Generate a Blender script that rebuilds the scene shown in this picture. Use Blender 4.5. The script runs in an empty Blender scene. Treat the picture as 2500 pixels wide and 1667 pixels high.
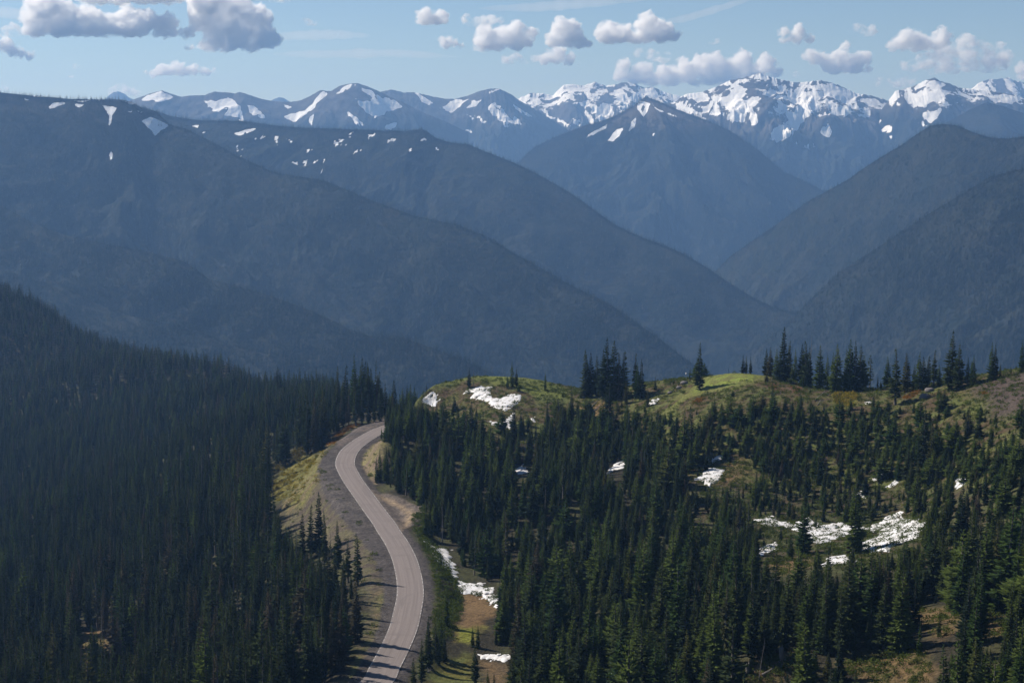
import bpy, math, random, time
import numpy as np
from mathutils import Vector

T0 = time.time()
SEED = 7
random.seed(SEED)
rng = np.random.default_rng(SEED)
scene = bpy.context.scene
COL = scene.collection

# ------------------------------------------------------------------ camera model
# photo space: 2500 x 1667 px, camera at the origin looking +Y and pitched down
TAN = 0.3153
PITCH = math.radians(7.4)
CP, SP = math.cos(PITCH), math.sin(PITCH)


def rayd(u, v):
    u = np.asarray(u, float); v = np.asarray(v, float)
    xc = (u - 1250.0) / 1250.0 * TAN
    yc = -(v - 833.5) / 1250.0 * TAN
    return xc, CP + yc * SP, -SP + yc * CP


def at(u, v, Y):
    x, y, z = rayd(u, v)
    return x * Y / y, Y + 0 * x, z * Y / y


def project(x, y, z):
    d = y * CP - z * SP
    d = np.where(d < 1e-3, 1e-3, d)
    yc = (y * SP + z * CP) / d
    xc = x / d
    return 1250.0 + xc / TAN * 1250.0, 833.5 - yc / TAN * 1250.0


def z1(pts):   # coordinates read in an enlarged view of the top left of the photograph
    return [(x / 1.8816, y / 1.8816) for x, y in pts]


def z2(pts):   # ... top right
    return [(1250 + x / 1.8816, y / 1.8816) for x, y in pts]


def zm(pts, ox, oy, s):
    return [(ox + x / s, oy + y / s) for x, y in pts]


# ------------------------------------------------------------------ noise
def _hash(ix, iy, seed):
    h = (ix.astype(np.int64) * 374761393 + iy.astype(np.int64) * 668265263 + seed * 1442695041) & 0xFFFFFFFF
    h = ((h ^ (h >> 13)) * 1274126177) & 0xFFFFFFFF
    h = (h ^ (h >> 16)) & 0xFFFFFFFF
    return h / 4294967296.0


def perlin(x, y, seed=0):
    x = np.asarray(x, float); y = np.asarray(y, float)
    ix = np.floor(x); iy = np.floor(y)
    fx = x - ix; fy = y - iy
    sx = fx * fx * fx * (fx * (fx * 6 - 15) + 10)
    sy = fy * fy * fy * (fy * (fy * 6 - 15) + 10)

    def g(ox, oy):
        a = _hash(ix + ox, iy + oy, seed) * 2 * math.pi
        return np.cos(a) * (fx - ox) + np.sin(a) * (fy - oy)
    a = g(0, 0); b = g(1, 0); c = g(0, 1); d = g(1, 1)
    return ((a + sx * (b - a)) + sy * ((c + sx * (d - c)) - (a + sx * (b - a)))) * 1.5


def fbm(x, y, octv=4, seed=0, gain=0.5):
    t = 0; a = 1.0; n = 0
    for o in range(octv):
        t = t + a * perlin(x, y, seed + o * 17); n += a
        x = x * 2.03 + 11.3; y = y * 2.03 - 7.1; a *= gain
    return t / n


def ridged(x, y, octv=4, seed=0, gain=0.5):
    t = 0; a = 1.0; n = 0
    for o in range(octv):
        t = t + a * (1 - np.abs(perlin(x, y, seed + o * 31)) * 1.6); n += a
        x = x * 2.1 + 3.7; y = y * 2.1 + 9.2; a *= gain
    return t / n


def sstep(a, b, x):
    t = np.clip((np.asarray(x, float) - a) / (b - a), 0, 1)
    return t * t * (3 - 2 * t)


def inpoly(px, py, poly):
    px = np.asarray(px, float); py = np.asarray(py, float)
    r = np.zeros(px.shape, bool)
    n = len(poly)
    for i in range(n):
        xa, ya = poly[i]; xb, yb = poly[(i + 1) % n]
        if ya == yb:
            continue
        c = ((ya > py) != (yb > py)) & (px < (xb - xa) * (py - ya) / (yb - ya) + xa)
        r ^= c
    return r


def polydist(px, py, poly):
    """signed distance, positive inside"""
    d = np.full(np.shape(px), 1e9)
    n = len(poly)
    for i in range(n):
        xa, ya = poly[i]; xb, yb = poly[(i + 1) % n]
        dx, dy = xb - xa, yb - ya
        L = dx * dx + dy * dy + 1e-12
        t = np.clip(((px - xa) * dx + (py - ya) * dy) / L, 0, 1)
        d = np.minimum(d, np.hypot(px - xa - t * dx, py - ya - t * dy))
    return np.where(inpoly(px, py, poly), d, -d)


# ------------------------------------------------------------------ object helpers
def put(o, label=None, cat=None, group=None, kind=None, parent=None):
    COL.objects.link(o)
    if label: o['label'] = label
    if cat: o['category'] = cat
    if group: o['group'] = group
    if kind: o['kind'] = kind
    if parent: o.parent = parent
    return o


def mesh_np(name, verts, faces, mat=None, smooth=True):
    me = bpy.data.meshes.new(name)
    verts = np.asarray(verts, np.float32)
    faces = np.asarray(faces, np.int32)
    k = faces.shape[1]
    me.vertices.add(len(verts)); me.vertices.foreach_set('co', verts.ravel())
    me.loops.add(faces.size); me.loops.foreach_set('vertex_index', faces.ravel())
    me.polygons.add(len(faces))
    me.polygons.foreach_set('loop_start', np.arange(0, faces.size, k, dtype=np.int32))
    me.polygons.foreach_set('use_smooth', np.full(len(faces), smooth, bool))
    me.update(calc_edges=True)
    if mat: me.materials.append(mat)
    return me


def fattr(me, name, vals):
    a = me.attributes.new(name, 'FLOAT', 'POINT')
    a.data.foreach_set('value', np.asarray(vals, np.float32).ravel())


def cattr(me, name, rgb):
    a = me.attributes.new(name, 'FLOAT_COLOR', 'POINT')
    c = np.ones((len(rgb), 4), np.float32); c[:, :3] = rgb
    a.data.foreach_set('color', c.ravel())


def grid_faces(nr, nc):
    i = np.arange((nr - 1) * (nc - 1)).reshape(nr - 1, nc - 1)
    r = np.arange(nr - 1)[:, None]; c = np.arange(nc - 1)[None, :]
    a = r * nc + c
    return np.stack([a, a + 1, a + nc + 1, a + nc], -1).reshape(-1, 4)


# ------------------------------------------------------------------ materials
class NT:
    def __init__(self, name):
        self.m = bpy.data.materials.new(name); self.m.use_nodes = True
        self.t = self.m.node_tree; self.t.nodes.clear()
        self.out = self.t.nodes.new('ShaderNodeOutputMaterial')

    def n(self, typ, **kw):
        nd = self.t.nodes.new(typ)
        for k, v in kw.items():
            if k.startswith('_'):
                setattr(nd, k[1:], v)
            else:
                key = int(k[1:]) if k[0] == 'i' and k[1:].isdigit() else k.replace('__', ' ')
                self.set(nd.inputs[key], v)
        return nd

    def set(self, sock, v):
        if isinstance(v, bpy.types.NodeSocket):
            self.t.links.new(v, sock)
        elif isinstance(v, (tuple, list)) and len(v) == 3 and sock.type == 'RGBA':
            sock.default_value = (*v, 1)
        else:
            sock.default_value = v

    def noise(self, scale, detail=4, vec=None, rough=0.55):
        nd = self.n('ShaderNodeTexNoise', Scale=scale, Detail=detail, Roughness=rough)
        if vec is not None: self.set(nd.inputs['Vector'], vec)
        return nd.outputs['Fac']

    def ramp(self, fac, a, b, lo=0.0, hi=1.0):
        return self.n('ShaderNodeMapRange', Value=fac, From__Min=a, From__Max=b, To__Min=lo, To__Max=hi, _interpolation_type='SMOOTHSTEP').outputs[0]

    def mix(self, fac, a, b, mode='MIX'):
        nd = self.n('ShaderNodeMix', _data_type='RGBA', _blend_type=mode)
        self.set(nd.inputs[0], fac); self.set(nd.inputs[6], a); self.set(nd.inputs[7], b)
        return nd.outputs[2]

    def math(self, op, a, b=0.0):
        nd = self.n('ShaderNodeMath', _operation=op)
        self.set(nd.inputs[0], a); self.set(nd.inputs[1], b)
        return nd.outputs[0]

    def attr(self, name, out='Fac'):
        return self.n('ShaderNodeAttribute', _attribute_name=name).outputs[out]

    def pos(self, scale=(1, 1, 1)):
        g = self.n('ShaderNodeNewGeometry').outputs['Position']
        return self.n('ShaderNodeMapping', Vector=g, Scale=scale).outputs[0]

    def obj(self, scale=(1, 1, 1)):
        g = self.n('ShaderNodeTexCoord').outputs['Object']
        return self.n('ShaderNodeMapping', Vector=g, Scale=scale).outputs[0]

    def surf(self, color, rough=0.9, bump=None, bstr=0.4, bdist=0.3, spec=0.2):
        b = self.n('ShaderNodeBsdfPrincipled', Roughness=rough)
        self.set(b.inputs['Base Color'], color)
        b.inputs['Specular IOR Level'].default_value = spec
        if bump is not None:
            bp = self.n('ShaderNodeBump', Strength=bstr, Distance=bdist, Height=bump)
            self.set(b.inputs['Normal'], bp.outputs[0])
        self.t.links.new(b.outputs[0], self.out.inputs['Surface'])
        return b


def mat_foliage(name, cols, transl=0.25):
    m = NT(name)
    r = m.n('ShaderNodeObjectInfo').outputs['Random']
    c1 = m.mix(m.ramp(r, 0.15, 0.6), cols[0], cols[1])
    c2 = m.mix(m.ramp(r, 0.86, 0.98), c1, cols[2])
    n = m.noise(9.0, 3, m.obj((6, 6, 10)))
    c3 = m.mix(m.ramp(n, 0.3, 0.72), m.mix(1.0, c2, (0.55, 0.55, 0.6), 'MULTIPLY'), m.mix(1.0, c2, (1.35, 1.4, 1.2), 'MULTIPLY'))
    d = m.n('ShaderNodeBsdfDiffuse', Color=c3)
    t = m.n('ShaderNodeBsdfTranslucent', Color=m.mix(1.0, c3, (1.1, 1.25, 0.6), 'MULTIPLY'))
    mx = m.n('ShaderNodeMixShader', Fac=transl)
    m.t.links.new(d.outputs[0], mx.inputs[1]); m.t.links.new(t.outputs[0], mx.inputs[2])
    m.t.links.new(mx.outputs[0], m.out.inputs['Surface'])
    return m.m


M_FOL = mat_foliage('conifer_needles', [(0.024, 0.036, 0.023), (0.050, 0.065, 0.026), (0.078, 0.064, 0.048)], 0.33)
M_YOUNG = mat_foliage('young_needles', [(0.044, 0.072, 0.024), (0.082, 0.108, 0.030), (0.075, 0.075, 0.03)], 0.38)
M_FAR = mat_foliage('far_needles', [(0.016, 0.025, 0.022), (0.034, 0.042, 0.030), (0.11, 0.095, 0.08)], 0.3)
M_SHRUB = mat_foliage('shrub_leaves', [(0.042, 0.068, 0.018), (0.075, 0.092, 0.024), (0.10, 0.075, 0.03)], 0.3)
M_YEL = mat_foliage('yellow_leaves', [(0.17, 0.15, 0.025), (0.24, 0.17, 0.03), (0.20, 0.075, 0.02)], 0.3)
M_RED = mat_foliage('red_leaves', [(0.19, 0.08, 0.02), (0.22, 0.10, 0.02), (0.15, 0.04, 0.02)], 0.3)

m = NT('bark')
M_BARK = m.m
m.surf(m.mix(m.noise(30, 3, m.obj((1, 1, 0.2))), (0.055, 0.045, 0.038), (0.13, 0.115, 0.10)), 0.95)
m = NT('bleached_wood')
M_DEAD = m.m
m.surf(m.mix(m.noise(12, 4, m.obj((3, 3, 0.6))), (0.08, 0.07, 0.062), (0.24, 0.22, 0.20)), 0.9)
m = NT('rock')
M_ROCK = m.m
m.surf(m.mix(m.noise(3, 5, m.obj()), (0.07, 0.065, 0.065), (0.22, 0.20, 0.19)), 0.9, m.noise(6, 6, m.obj()), 0.6, 0.2)
m = NT('snow')
M_SNOW = m.m
p = m.pos()
m.surf(m.mix(m.ramp(m.noise(0.9, 6, p), 0.42, 0.78), (0.66, 0.66, 0.67), (0.46, 0.42, 0.38)), 0.6,
       m.noise(0.7, 5, m.pos((1, 1, 1))), 0.45, 0.4)
m = NT('white_paint')
M_WHITE = m.m
m.surf((0.75, 0.75, 0.76), 0.4)
m = NT('grey_metal')
M_METAL = m.m
m.surf((0.3, 0.3, 0.3), 0.5)

# ------------------------------------------------------------------ foreground terrain
ctrl = []


def G(u, v, z):
    x, y, zz = rayd(u, v); Y = y * z / zz
    ctrl.append((float(x * z / zz), float(Y), float(z)))


def D(u, v, Y):
    x, y, z = at(u, v, Y); ctrl.append((float(x), float(Y), float(z)))


def W(x, y, z):
    ctrl.append((x, y, z))


ZR = -112.0
road_px = [(919, 1667), (932, 1642), (952.6, 1604.5), (971, 1567), (986, 1530), (994.7, 1492), (1001.7, 1455), (1000, 1417),
           (992, 1380), (985, 1359), (968, 1325), (945, 1291), (940, 1281), (913, 1245), (886, 1207.5), (864, 1177), (850, 1153),
           (842, 1134), (845, 1116.7), (854.6, 1099.5), (872, 1084), (896, 1068), (923, 1052.6), (950, 1042), (985, 1033)]
rp = []
for (u, v) in road_px:
    x, y, z = rayd(u, v); rp.append((float(x * ZR / z), float(y * ZR / z)))
# road towards the viewer, below the frame, and on behind the knoll
rp = [(rp[0][0] - 22, rp[0][1] - 50), (rp[0][0] - 10, rp[0][1] - 22)] + rp + [(-10, 650), (40, 690)]
for q in rp[2:-2:2]:
    W(q[0], q[1], ZR)
for a in [(840, 1667, -114.5), (700, 1667, -124), (400, 1667, -138), (0, 1667, -152), (600, 1500, -132), (300, 1500, -150), (0, 1500, -165),
          (800, 1500, -117), (860, 1520, -113.5), (850, 1400, -115.5),
          (720, 1350, -125), (400, 1350, -152), (0, 1350, -180), (600, 1150, -150), (700, 1225, -123), (690, 1275, -124), (770, 1180, -114),
          (790, 1300, -116), (740, 1090, -128), (820, 1060, -118), (900, 1022, -114),
          (1030, 1050, -109), (1000, 1150, -111), (915, 1112, -107.5), (930, 1085, -105), (1000, 1240, -112), (1100, 1250, -109.5), (1300, 1250, -108),
          (1080, 1330, -115), (1150, 1400, -115.5), (1200, 1450, -114), (1130, 1480, -116), (1060, 1420, -114), (1100, 1640, -115), (1400, 1400, -110),
          (1400, 1667, -110), (1600, 1500, -104), (1600, 1667, -101), (1800, 1640, -94), (2100, 1560, -94), (2400, 1600, -86),
          (2500, 1450, -86), (2300, 1450, -94), (2000, 1300, -103), (1870, 1275, -104), (2200, 1270, -100), (1750, 1170, -102),
          (1500, 1150, -106), (1600, 1060, -100), (1400, 1050, -103), (1250, 1060, -104), (1200, 985, -98.7), (1780, 1000, -89), (1650, 1010, -94),
          (2250, 1020, -84), (2400, 1000, -78), (2450, 1100, -80), (2100, 1080, -92), (2300, 1180, -92), (2480, 1250, -85), (1950, 1100, -95),
          (1050, 990, -103)]:
    G(*a)
for a in [(0, 1150, 950), (300, 1150, 850), (0, 920, 1350), (0, 750, 1700), (300, 866, 1450), (300, 1010, 1100), (600, 938, 1200),
          (600, 1020, 960), (800, 975, 1000), (930, 1010, 880), (150, 800, 1600), (450, 912, 1330), (900, 1010, 950), (1000, 1100, 950), (800, 1000, 880), (950, 1030, 780), (700, 968, 1050), (1000, 1120, 760)]:
    D(*a)
    if a[2] > 1200 or a[0] > 700:
        pass
for (u, v, Y) in [(0, 750, 1700), (150, 800, 1600), (300, 866, 1450), (450, 912, 1330), (600, 938, 1200), (800, 975, 1000), (930, 1010, 880)]:
    x, y, z = at(u, v, Y)
    W(float(x) * 1.12, Y + 180, float(z) - 75); W(float(x) * 1.25, Y + 450, float(z) - 210)
for (u, v, Y) in [(960, 985, 612), (1000, 957, 612), (1060, 937, 612), (1170, 919, 612), (1250, 922, 612), (1330, 933, 608), (1390, 950, 602), (1450, 960, 595),
                  (1560, 937, 588), (1690, 922, 575), (1800, 912, 560), (1900, 920, 555), (2000, 950, 550), (2150, 950, 530),
                  (2300, 932, 515), (2450, 905, 492), (2560, 885, 480)]:
    D(u, v, Y)
    x, y, z = at(u, v, Y)
    dz = 22 if u > 970 else 10
    W(float(x) * 1.10, Y + 60, float(z) - dz)
    if u > 1100:
        W(float(x) * 1.4, Y + 260, float(z) - 125); W(float(x) * 2, Y + 700, float(z) - 300)
for a in [(0, 4, -2.2), (-6, 4, -2.6), (6, 4, -2.5), (0, 20, -12), (0, 60, -34), (-40, 60, -36), (40, 60, -32), (0, 120, -62), (-60, 120, -64), (60, 120, -56), (0, 200, -92),
          (-80, 200, -96), (90, 200, -82), (-40, 260, -108), (-130, 270, -120), (40, 260, -102), (170, 180, -70), (-250, 250, -130), (-400, 500, -180), (300, 300, -78),
          (300, 450, -66), (-600, 900, -230), (-900, 1700, -170), (-1100, 2100, -200), (900, 1300, -330), (300, 1300, -330), (0, 1500, -320), (600, 2300, -420), (-300, 2300, -420), (-100, 1250, -280)]:
    W(*a)
ctrl = np.array(ctrl)
SC = 300.0


def _U(r2):
    return 0.5 * r2 * np.log(r2 + 1e-12)


def tps_fit(c, lam=2e-4):
    X = c[:, :2] / SC; n = len(c)
    K = _U(((X[:, None] - X[None]) ** 2).sum(-1)) + lam * np.eye(n)
    P = np.hstack([np.ones((n, 1)), X])
    A = np.zeros((n + 3, n + 3)); A[:n, :n] = K; A[:n, n:] = P; A[n:, :n] = P.T
    b = np.zeros(n + 3); b[:n] = c[:, 2]
    return X, np.linalg.solve(A, b)


TX, TW = tps_fit(ctrl)


def tps(x, y):
    sh = np.shape(x); x = np.ravel(x) / SC; y = np.ravel(y) / SC
    o = np.empty(len(x))
    for i in range(0, len(x), 60000):
        s = slice(i, i + 60000)
        r2 = (x[s, None] - TX[None, :, 0]) ** 2 + (y[s, None] - TX[None, :, 1]) ** 2
        o[s] = _U(r2) @ TW[:-3] + TW[-3] + TW[-2] * x[s] + TW[-1] * y[s]
    return o.reshape(sh)


def catmull(p, step=1.5):
    p = np.array(p, float); out = []
    for i in range(1, len(p) - 2):
        a, b, c, d = p[i - 1], p[i], p[i + 1], p[i + 2]
        n = max(2, int(np.hypot(*(c - b)) / step))
        for k in range(n):
            t = k / n
            out.append(0.5 * ((2 * b) + (c - a) * t + (2 * a - 5 * b + 4 * c - d) * t * t + (3 * b - a - 3 * c + d) * t ** 3))
    return np.array(out)


ROAD = catmull(rp)
for _ in range(6):                                        # take the jitter of reading pixels out of the line
    ROAD[1:-1] = 0.25 * ROAD[:-2] + 0.5 * ROAD[1:-1] + 0.25 * ROAD[2:]
TAN_R = np.gradient(ROAD, axis=0); TAN_R /= np.linalg.norm(TAN_R, axis=1)[:, None]
NOR_R = np.stack([TAN_R[:, 1], -TAN_R[:, 0]], 1)          # points to the right of travel (away from the viewer)


def road_dist(x, y):
    """signed lateral distance to the road centre line, positive on its right side"""
    sh = np.shape(x); x = np.ravel(x); y = np.ravel(y)
    o = np.full(len(x), 999.0)
    idx = np.where((x > -130) & (x < 60) & (y > 240) & (y < 720))[0]
    for i in range(0, len(idx), 40000):
        s = idx[i:i + 40000]
        dx = x[s, None] - ROAD[None, :, 0]; dy = y[s, None] - ROAD[None, :, 1]
        d2 = dx * dx + dy * dy; j = d2.argmin(1); k = np.arange(len(s))
        sg = np.sign(dx[k, j] * NOR_R[j, 0] + dy[k, j] * NOR_R[j, 1])
        o[s] = np.sqrt(d2[k, j]) * sg
    return o.reshape(sh)


A_in = np.linspace(-0.36, 0.36, 900)
A_out = np.linspace(0.37, 0.9, 45)
GA = np.concatenate([-A_out[::-1], A_in, A_out])
GY = np.concatenate([np.geomspace(3, 245, 60), np.linspace(246, 700, 440), np.geomspace(704, 2300, 150)])
YY, AA = np.meshgrid(GY, GA, indexing='ij')
XX = AA * YY
RD = road_dist(XX, YY)
HB = tps(XX, YY)
rw = np.where(RD < 0, 1 - sstep(7.5, 17, -RD), 1 - sstep(5.5, 12, RD))
nz = fbm(XX / 45, YY / 45, 3, 3) * 2.2 + fbm(XX / 9, YY / 9, 3, 5) * 0.8
nz *= np.clip(YY / 300, 0, 1) * (1 - rw) * np.where(YY > 800, 2.0, np.where(AA > -0.06, 0.45, 0.9))
HH = HB * (1 - rw) + ZR * rw + nz
ditch = np.exp(-((RD - 6.2) / 1.2) ** 2) * 0.35
HH = HH - np.where(RD < 900, ditch, 0)


def hgt(x, y):
    """height of the terrain sheet"""
    x = np.asarray(x, float); y = np.asarray(y, float)
    a = x / np.maximum(y, 0.5)
    ci = np.clip(np.interp(a, GA, np.arange(len(GA))), 0, len(GA) - 1.001)
    ri = np.clip(np.interp(y, GY, np.arange(len(GY))), 0, len(GY) - 1.001)
    c = ci.astype(int); r = ri.astype(int); fc = ci - c; fr = ri - r
    return (HH[r, c] * (1 - fc) + HH[r, c + 1] * fc) * (1 - fr) + (HH[r + 1, c] * (1 - fc) + HH[r + 1, c + 1] * fc) * fr


SLOPE = HH / YY
HOR = np.maximum.accumulate(SLOPE, axis=0)               # highest line of sight already blocked, per column


def hor(x, y):
    a = x / y
    c = np.clip(np.round(np.interp(a, GA, np.arange(len(GA)))).astype(int), 0, len(GA) - 1)
    r = np.clip(np.interp(y, GY, np.arange(len(GY))).astype(int), 0, len(GY) - 1)
    return HOR[r, c]


def ground(u, v, ymin=240.0):
    """where the sight line through photo point (u, v) meets the terrain; a miss returns the crest nearest to it"""
    x, y, z = rayd(u, v); a = float(x / y); k = float(z / y)
    c = int(np.clip(np.interp(a, GA, np.arange(len(GA))), 0, len(GA) - 1))
    s = SLOPE[:, c]
    ok = np.where((s >= k) & (GY > ymin))[0]
    if len(ok):
        i = ok[0]
        if i > 0 and s[i - 1] < k:
            f = (k - s[i - 1]) / (s[i] - s[i - 1] + 1e-12); Y = GY[i - 1] + f * (GY[i] - GY[i - 1])
        else:
            Y = GY[i]
        if Y < 760 or u < 950:
            return a * Y, Y, float(hgt(a * Y, Y)), True
    w = np.where((GY > 420) & (GY < 660))[0] if u > 950 else np.where((GY > 420) & (GY < 2000))[0]
    i = w[s[w].argmax()]; Y = GY[i] + 1.0
    return a * Y, Y, float(hgt(a * Y, Y)), False


def gpoly(pts):
    o = []
    for i in range(len(pts)):
        (ua, va), (ub, vb) = pts[i], pts[(i + 1) % len(pts)]
        n = max(1, int(math.hypot(ub - ua, vb - va) / 25))
        for k in range(n):
            g = ground(ua + (ub - ua) * k / n, va + (vb - va) * k / n); o.append((g[0], g[1]))
    return o


# ------------------------------------------------------------------ areas read from the photograph
SNOWS = [
    ('small snow patch with a bare hole on the left shoulder of the round knoll', zm([(1240, 285), (1330, 232), (1385, 240), (1380, 260), (1360, 290), (1385, 290), (1360, 335), (1300, 310)], 600, 880, 2.94)),
    ('largest snow patch on the round knoll, two lobes joined side by side', zm([(1560, 245), (1610, 205), (1680, 190), (1760, 188), (1755, 268), (1830, 272), (1900, 245), (1970, 246), (1985, 265), (1940, 322), (1870, 357), (1780, 342), (1745, 310), (1700, 280), (1610, 272), (1640, 235), (1590, 230)], 600, 880, 2.94)),
    ('narrow snow streak below the big two-lobed patch on the knoll', zm([(1850, 450), (1880, 410), (1920, 382), (1928, 420), (1880, 455), (1905, 470), (1900, 492), (1868, 485)], 600, 880, 2.94)),
    ('thin snow strip in brush at the foot of the round knoll', zm([(1730, 435), (1800, 445), (1850, 472), (1780, 470)], 600, 880, 2.94)),
    ('tiny snow scrap right of the narrow streak on the knoll', zm([(2038, 422), (2072, 405), (2068, 442)], 600, 880, 2.94)),
    ('long tapering snow bank in the ditch beside the road', zm([(790, 455), (870, 455), (890, 510), (950, 560), (1080, 575), (1165, 600), (1140, 660), (1200, 700), (1195, 770), (1220, 800), (1200, 830), (1270, 850), (1250, 900), (1290, 940), (1260, 1000), (1100, 880), (1050, 790), (960, 700), (870, 560)], 900, 1240, 5.88)),
    ('bright snow bank above the brown hollow right of the road', zm([(1240, 1040), (1330, 1050), (1400, 1085), (1530, 1080), (1600, 1060), (1650, 1075), (1640, 1120), (1660, 1160), (1770, 1125), (1770, 1190), (1840, 1250), (1830, 1330), (1880, 1390), (1840, 1430), (1770, 1380), (1680, 1310), (1560, 1250), (1450, 1225), (1330, 1220), (1290, 1130)], 900, 1240, 5.88)),
    ('crescent of snow under conifers near the bottom of the road', zm([(1670, 1150), (1750, 1180), (1850, 1168), (2000, 1140), (2070, 1185), (2030, 1245), (1960, 1262), (1820, 1220), (1700, 1208)], 860, 1380, 5.345)),
    ('broad wind-rippled snowfield in the hollow of the wooded slope', zm([(1165, 125), (1240, 108), (1260, 130), (1330, 135), (1400, 114), (1450, 150), (1540, 133), (1620, 152), (1660, 158), (1760, 112), (1800, 90), (1840, 118), (1905, 128), (1885, 200), (1800, 232), (1750, 272), (1680, 262), (1595, 268), (1610, 235), (1700, 190), (1650, 168), (1580, 192), (1500, 214), (1450, 232), (1390, 212), (1330, 170), (1280, 153), (1210, 153)], 1200, 1200, 1.809)),
    ('snow strip at the lower left of the broad snowfield', zm([(1160, 295), (1190, 248), (1265, 218), (1255, 252), (1200, 280)], 1200, 1200, 1.809)),
    ('snow tongue beside tan grass below the broad snowfield', zm([(1450, 332), (1500, 288), (1560, 282), (1625, 310), (1530, 320)], 1200, 1200, 1.809)),
    ('snow patch at the left of the tan opening on the slope', zm([(785, 762), (850, 708), (912, 722), (902, 762), (850, 795)], 1300, 780, 1.96)),
    ('slim snow strip just above the tan opening on the slope', zm([(838, 672), (922, 652), (905, 677), (860, 684)], 1300, 780, 1.96)),
    ('slanted blue-white snow streak among dark conifers mid slope', zm([(340, 745), (400, 688), (445, 668), (438, 712), (380, 725)], 1300, 780, 1.96)),
    ('snow patch in brush above the broad snowfield', zm([(1625, 772), (1660, 733), (1692, 733), (1670, 768)], 1300, 780, 1.96)),
    ('slanted snow strip by the tall dark conifer above the snowfield', zm([(1685, 805), (1755, 752), (1742, 784), (1710, 805)], 1300, 780, 1.96)),
    ('lone snow patch far to the right above the wooded hollow', zm([(2018, 760), (2050, 752), (2062, 792), (2035, 808)], 1300, 780, 1.96)),
    ('snow dab left of the slanted strip above the snowfield', zm([(1555, 835), (1592, 816), (1582, 855)], 1300, 780, 1.96)),
    ('small snow scrap in the saddle below the tall conifer clump', zm([(555, 402), (580, 383), (602, 383), (588, 407)], 1300, 780, 1.96)),
    ('tiny snow scrap below the long row of skyline conifers', zm([(1592, 397), (1622, 386), (1624, 407)], 1300, 780, 1.96)),
    ('snow patch enclosed by forest below the round knoll', zm([(1925, 772), (1990, 748), (2042, 802), (1960, 814)], 600, 880, 2.94)),
    ('low snow patch in forest near the bottom edge', zm([(765, 625), (830, 603), (862, 610), (842, 634), (780, 638)], 1200, 1200, 1.809)),
    ('shaded snow patch at the bottom edge among conifers', zm([(495, 820), (520, 788), (552, 783), (547, 832), (510, 845)], 1200, 1200, 1.809)),
    ('small snow dab on the slope between young conifers', zm([(680, 705), (700, 692), (708, 708), (695, 714)], 1300, 780, 1.96)),
]
SNOWPX = [s[1] for s in SNOWS]
P_GREEN = zm([(1540, 800), (1740, 650), (1900, 610), (2150, 612), (2420, 640), (2352, 700), (2050, 780), (1700, 850), (1400, 960), (1300, 1040), (1330, 960)], 1360, 780, 4.704)
P_KNOLL = [(985, 985), (1000, 957), (1060, 935), (1170, 917), (1250, 920), (1330, 931), (1390, 950), (1400, 1000), (1300, 1020), (1180, 1000), (1060, 1000)]
P_KTOP = [(1000, 970), (1010, 955), (1060, 934), (1170, 915), (1250, 918), (1330, 929), (1390, 948), (1390, 985), (1330, 985), (1260, 945), (1150, 928), (1060, 948)]
P_SCREE = zm([(2030, 840), (2352, 770), (2600, 700), (2600, 1400), (1880, 1485), (1750, 1200), (1550, 1050)], 2120, 780, 6.189)
P_HEATH = zm([(700, 960), (1200, 1060), (1650, 1170), (2300, 1100), (2352, 1250), (1600, 1300), (900, 1230), (560, 1080), (200, 1200), (0, 1437), (-200, 1437), (300, 1100)], 1780, 780, 6.533)
P_LIME = zm([(1660, 1180), (1900, 1170), (2060, 1200), (2000, 1350), (1850, 1420), (1690, 1330)], 1780, 780, 6.533)
P_REDH = [zm([(510, 1180), (640, 1110), (800, 1050), (760, 1120), (600, 1210)], 2120, 780, 6.189), zm([(1540, 960), (1620, 900), (1700, 910), (1620, 970)], 1360, 780, 4.704),
          zm([(480, 1020), (680, 1010), (1200, 1080), (1200, 1180), (760, 1150)], 1780, 780, 6.533)]
P_PULL = zm([(560, 960), (680, 1010), (850, 1080), (1100, 1150), (1330, 1240), (1335, 1330), (1250, 1430), (1130, 1500), (1040, 1560), (870, 1330), (700, 1100)], 780, 1000, 5.228)
P_TRACK = zm([(700, 1060), (1000, 1180), (1250, 1330), (1180, 1430), (1050, 1540), (1030, 1480), (1100, 1350), (1000, 1250), (800, 1150)], 780, 1000, 5.228)
P_LOT = zm([(140, 580), (205, 600), (240, 820), (420, 1080), (700, 1470), (760, 1640), (640, 1560), (480, 1400), (250, 1230), (120, 1080), (80, 900), (110, 700)], 780, 1000, 5.228)
P_FARLOT = zm([(700, 235), (560, 310), (400, 400), (280, 490), (200, 480), (330, 330), (480, 230), (700, 150), (840, 120), (840, 190)], 780, 1000, 5.228)
P_FILL = [(800, 1085), (806, 1150), (850, 1240), (930, 1330), (960, 1420), (930, 1520), (860, 1667), (820, 1667), (895, 1600), (905, 1500), (885, 1430), (835, 1360), (740, 1310), (690, 1280), (690, 1245), (705, 1215), (745, 1150)]
P_FILLG = [(796, 1090), (792, 1110), (775, 1180), (740, 1240), (700, 1250), (690, 1240), (705, 1212), (745, 1150)]
P_CUT = zm([(525, 570), (640, 430), (780, 330), (835, 420), (815, 620), (720, 800), (730, 950), (650, 920), (540, 770)], 780, 1000, 5.228)
P_ORANGE = zm([(85, 440), (150, 390), (240, 290), (350, 215), (470, 180), (540, 190), (420, 240), (310, 310), (240, 390), (190, 450), (120, 470)], 780, 1000, 5.228)
P_YELLOW = [(650, 1200), (690, 1150), (730, 1115), (775, 1105), (770, 1140), (740, 1165), (705, 1215), (670, 1225)]
P_HOLLOW = [(1128, 1450), (1150, 1448), (1185, 1455), (1214, 1490), (1190, 1515), (1170, 1540), (1160, 1560), (1108, 1570), (1112, 1540), (1125, 1510)]
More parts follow.
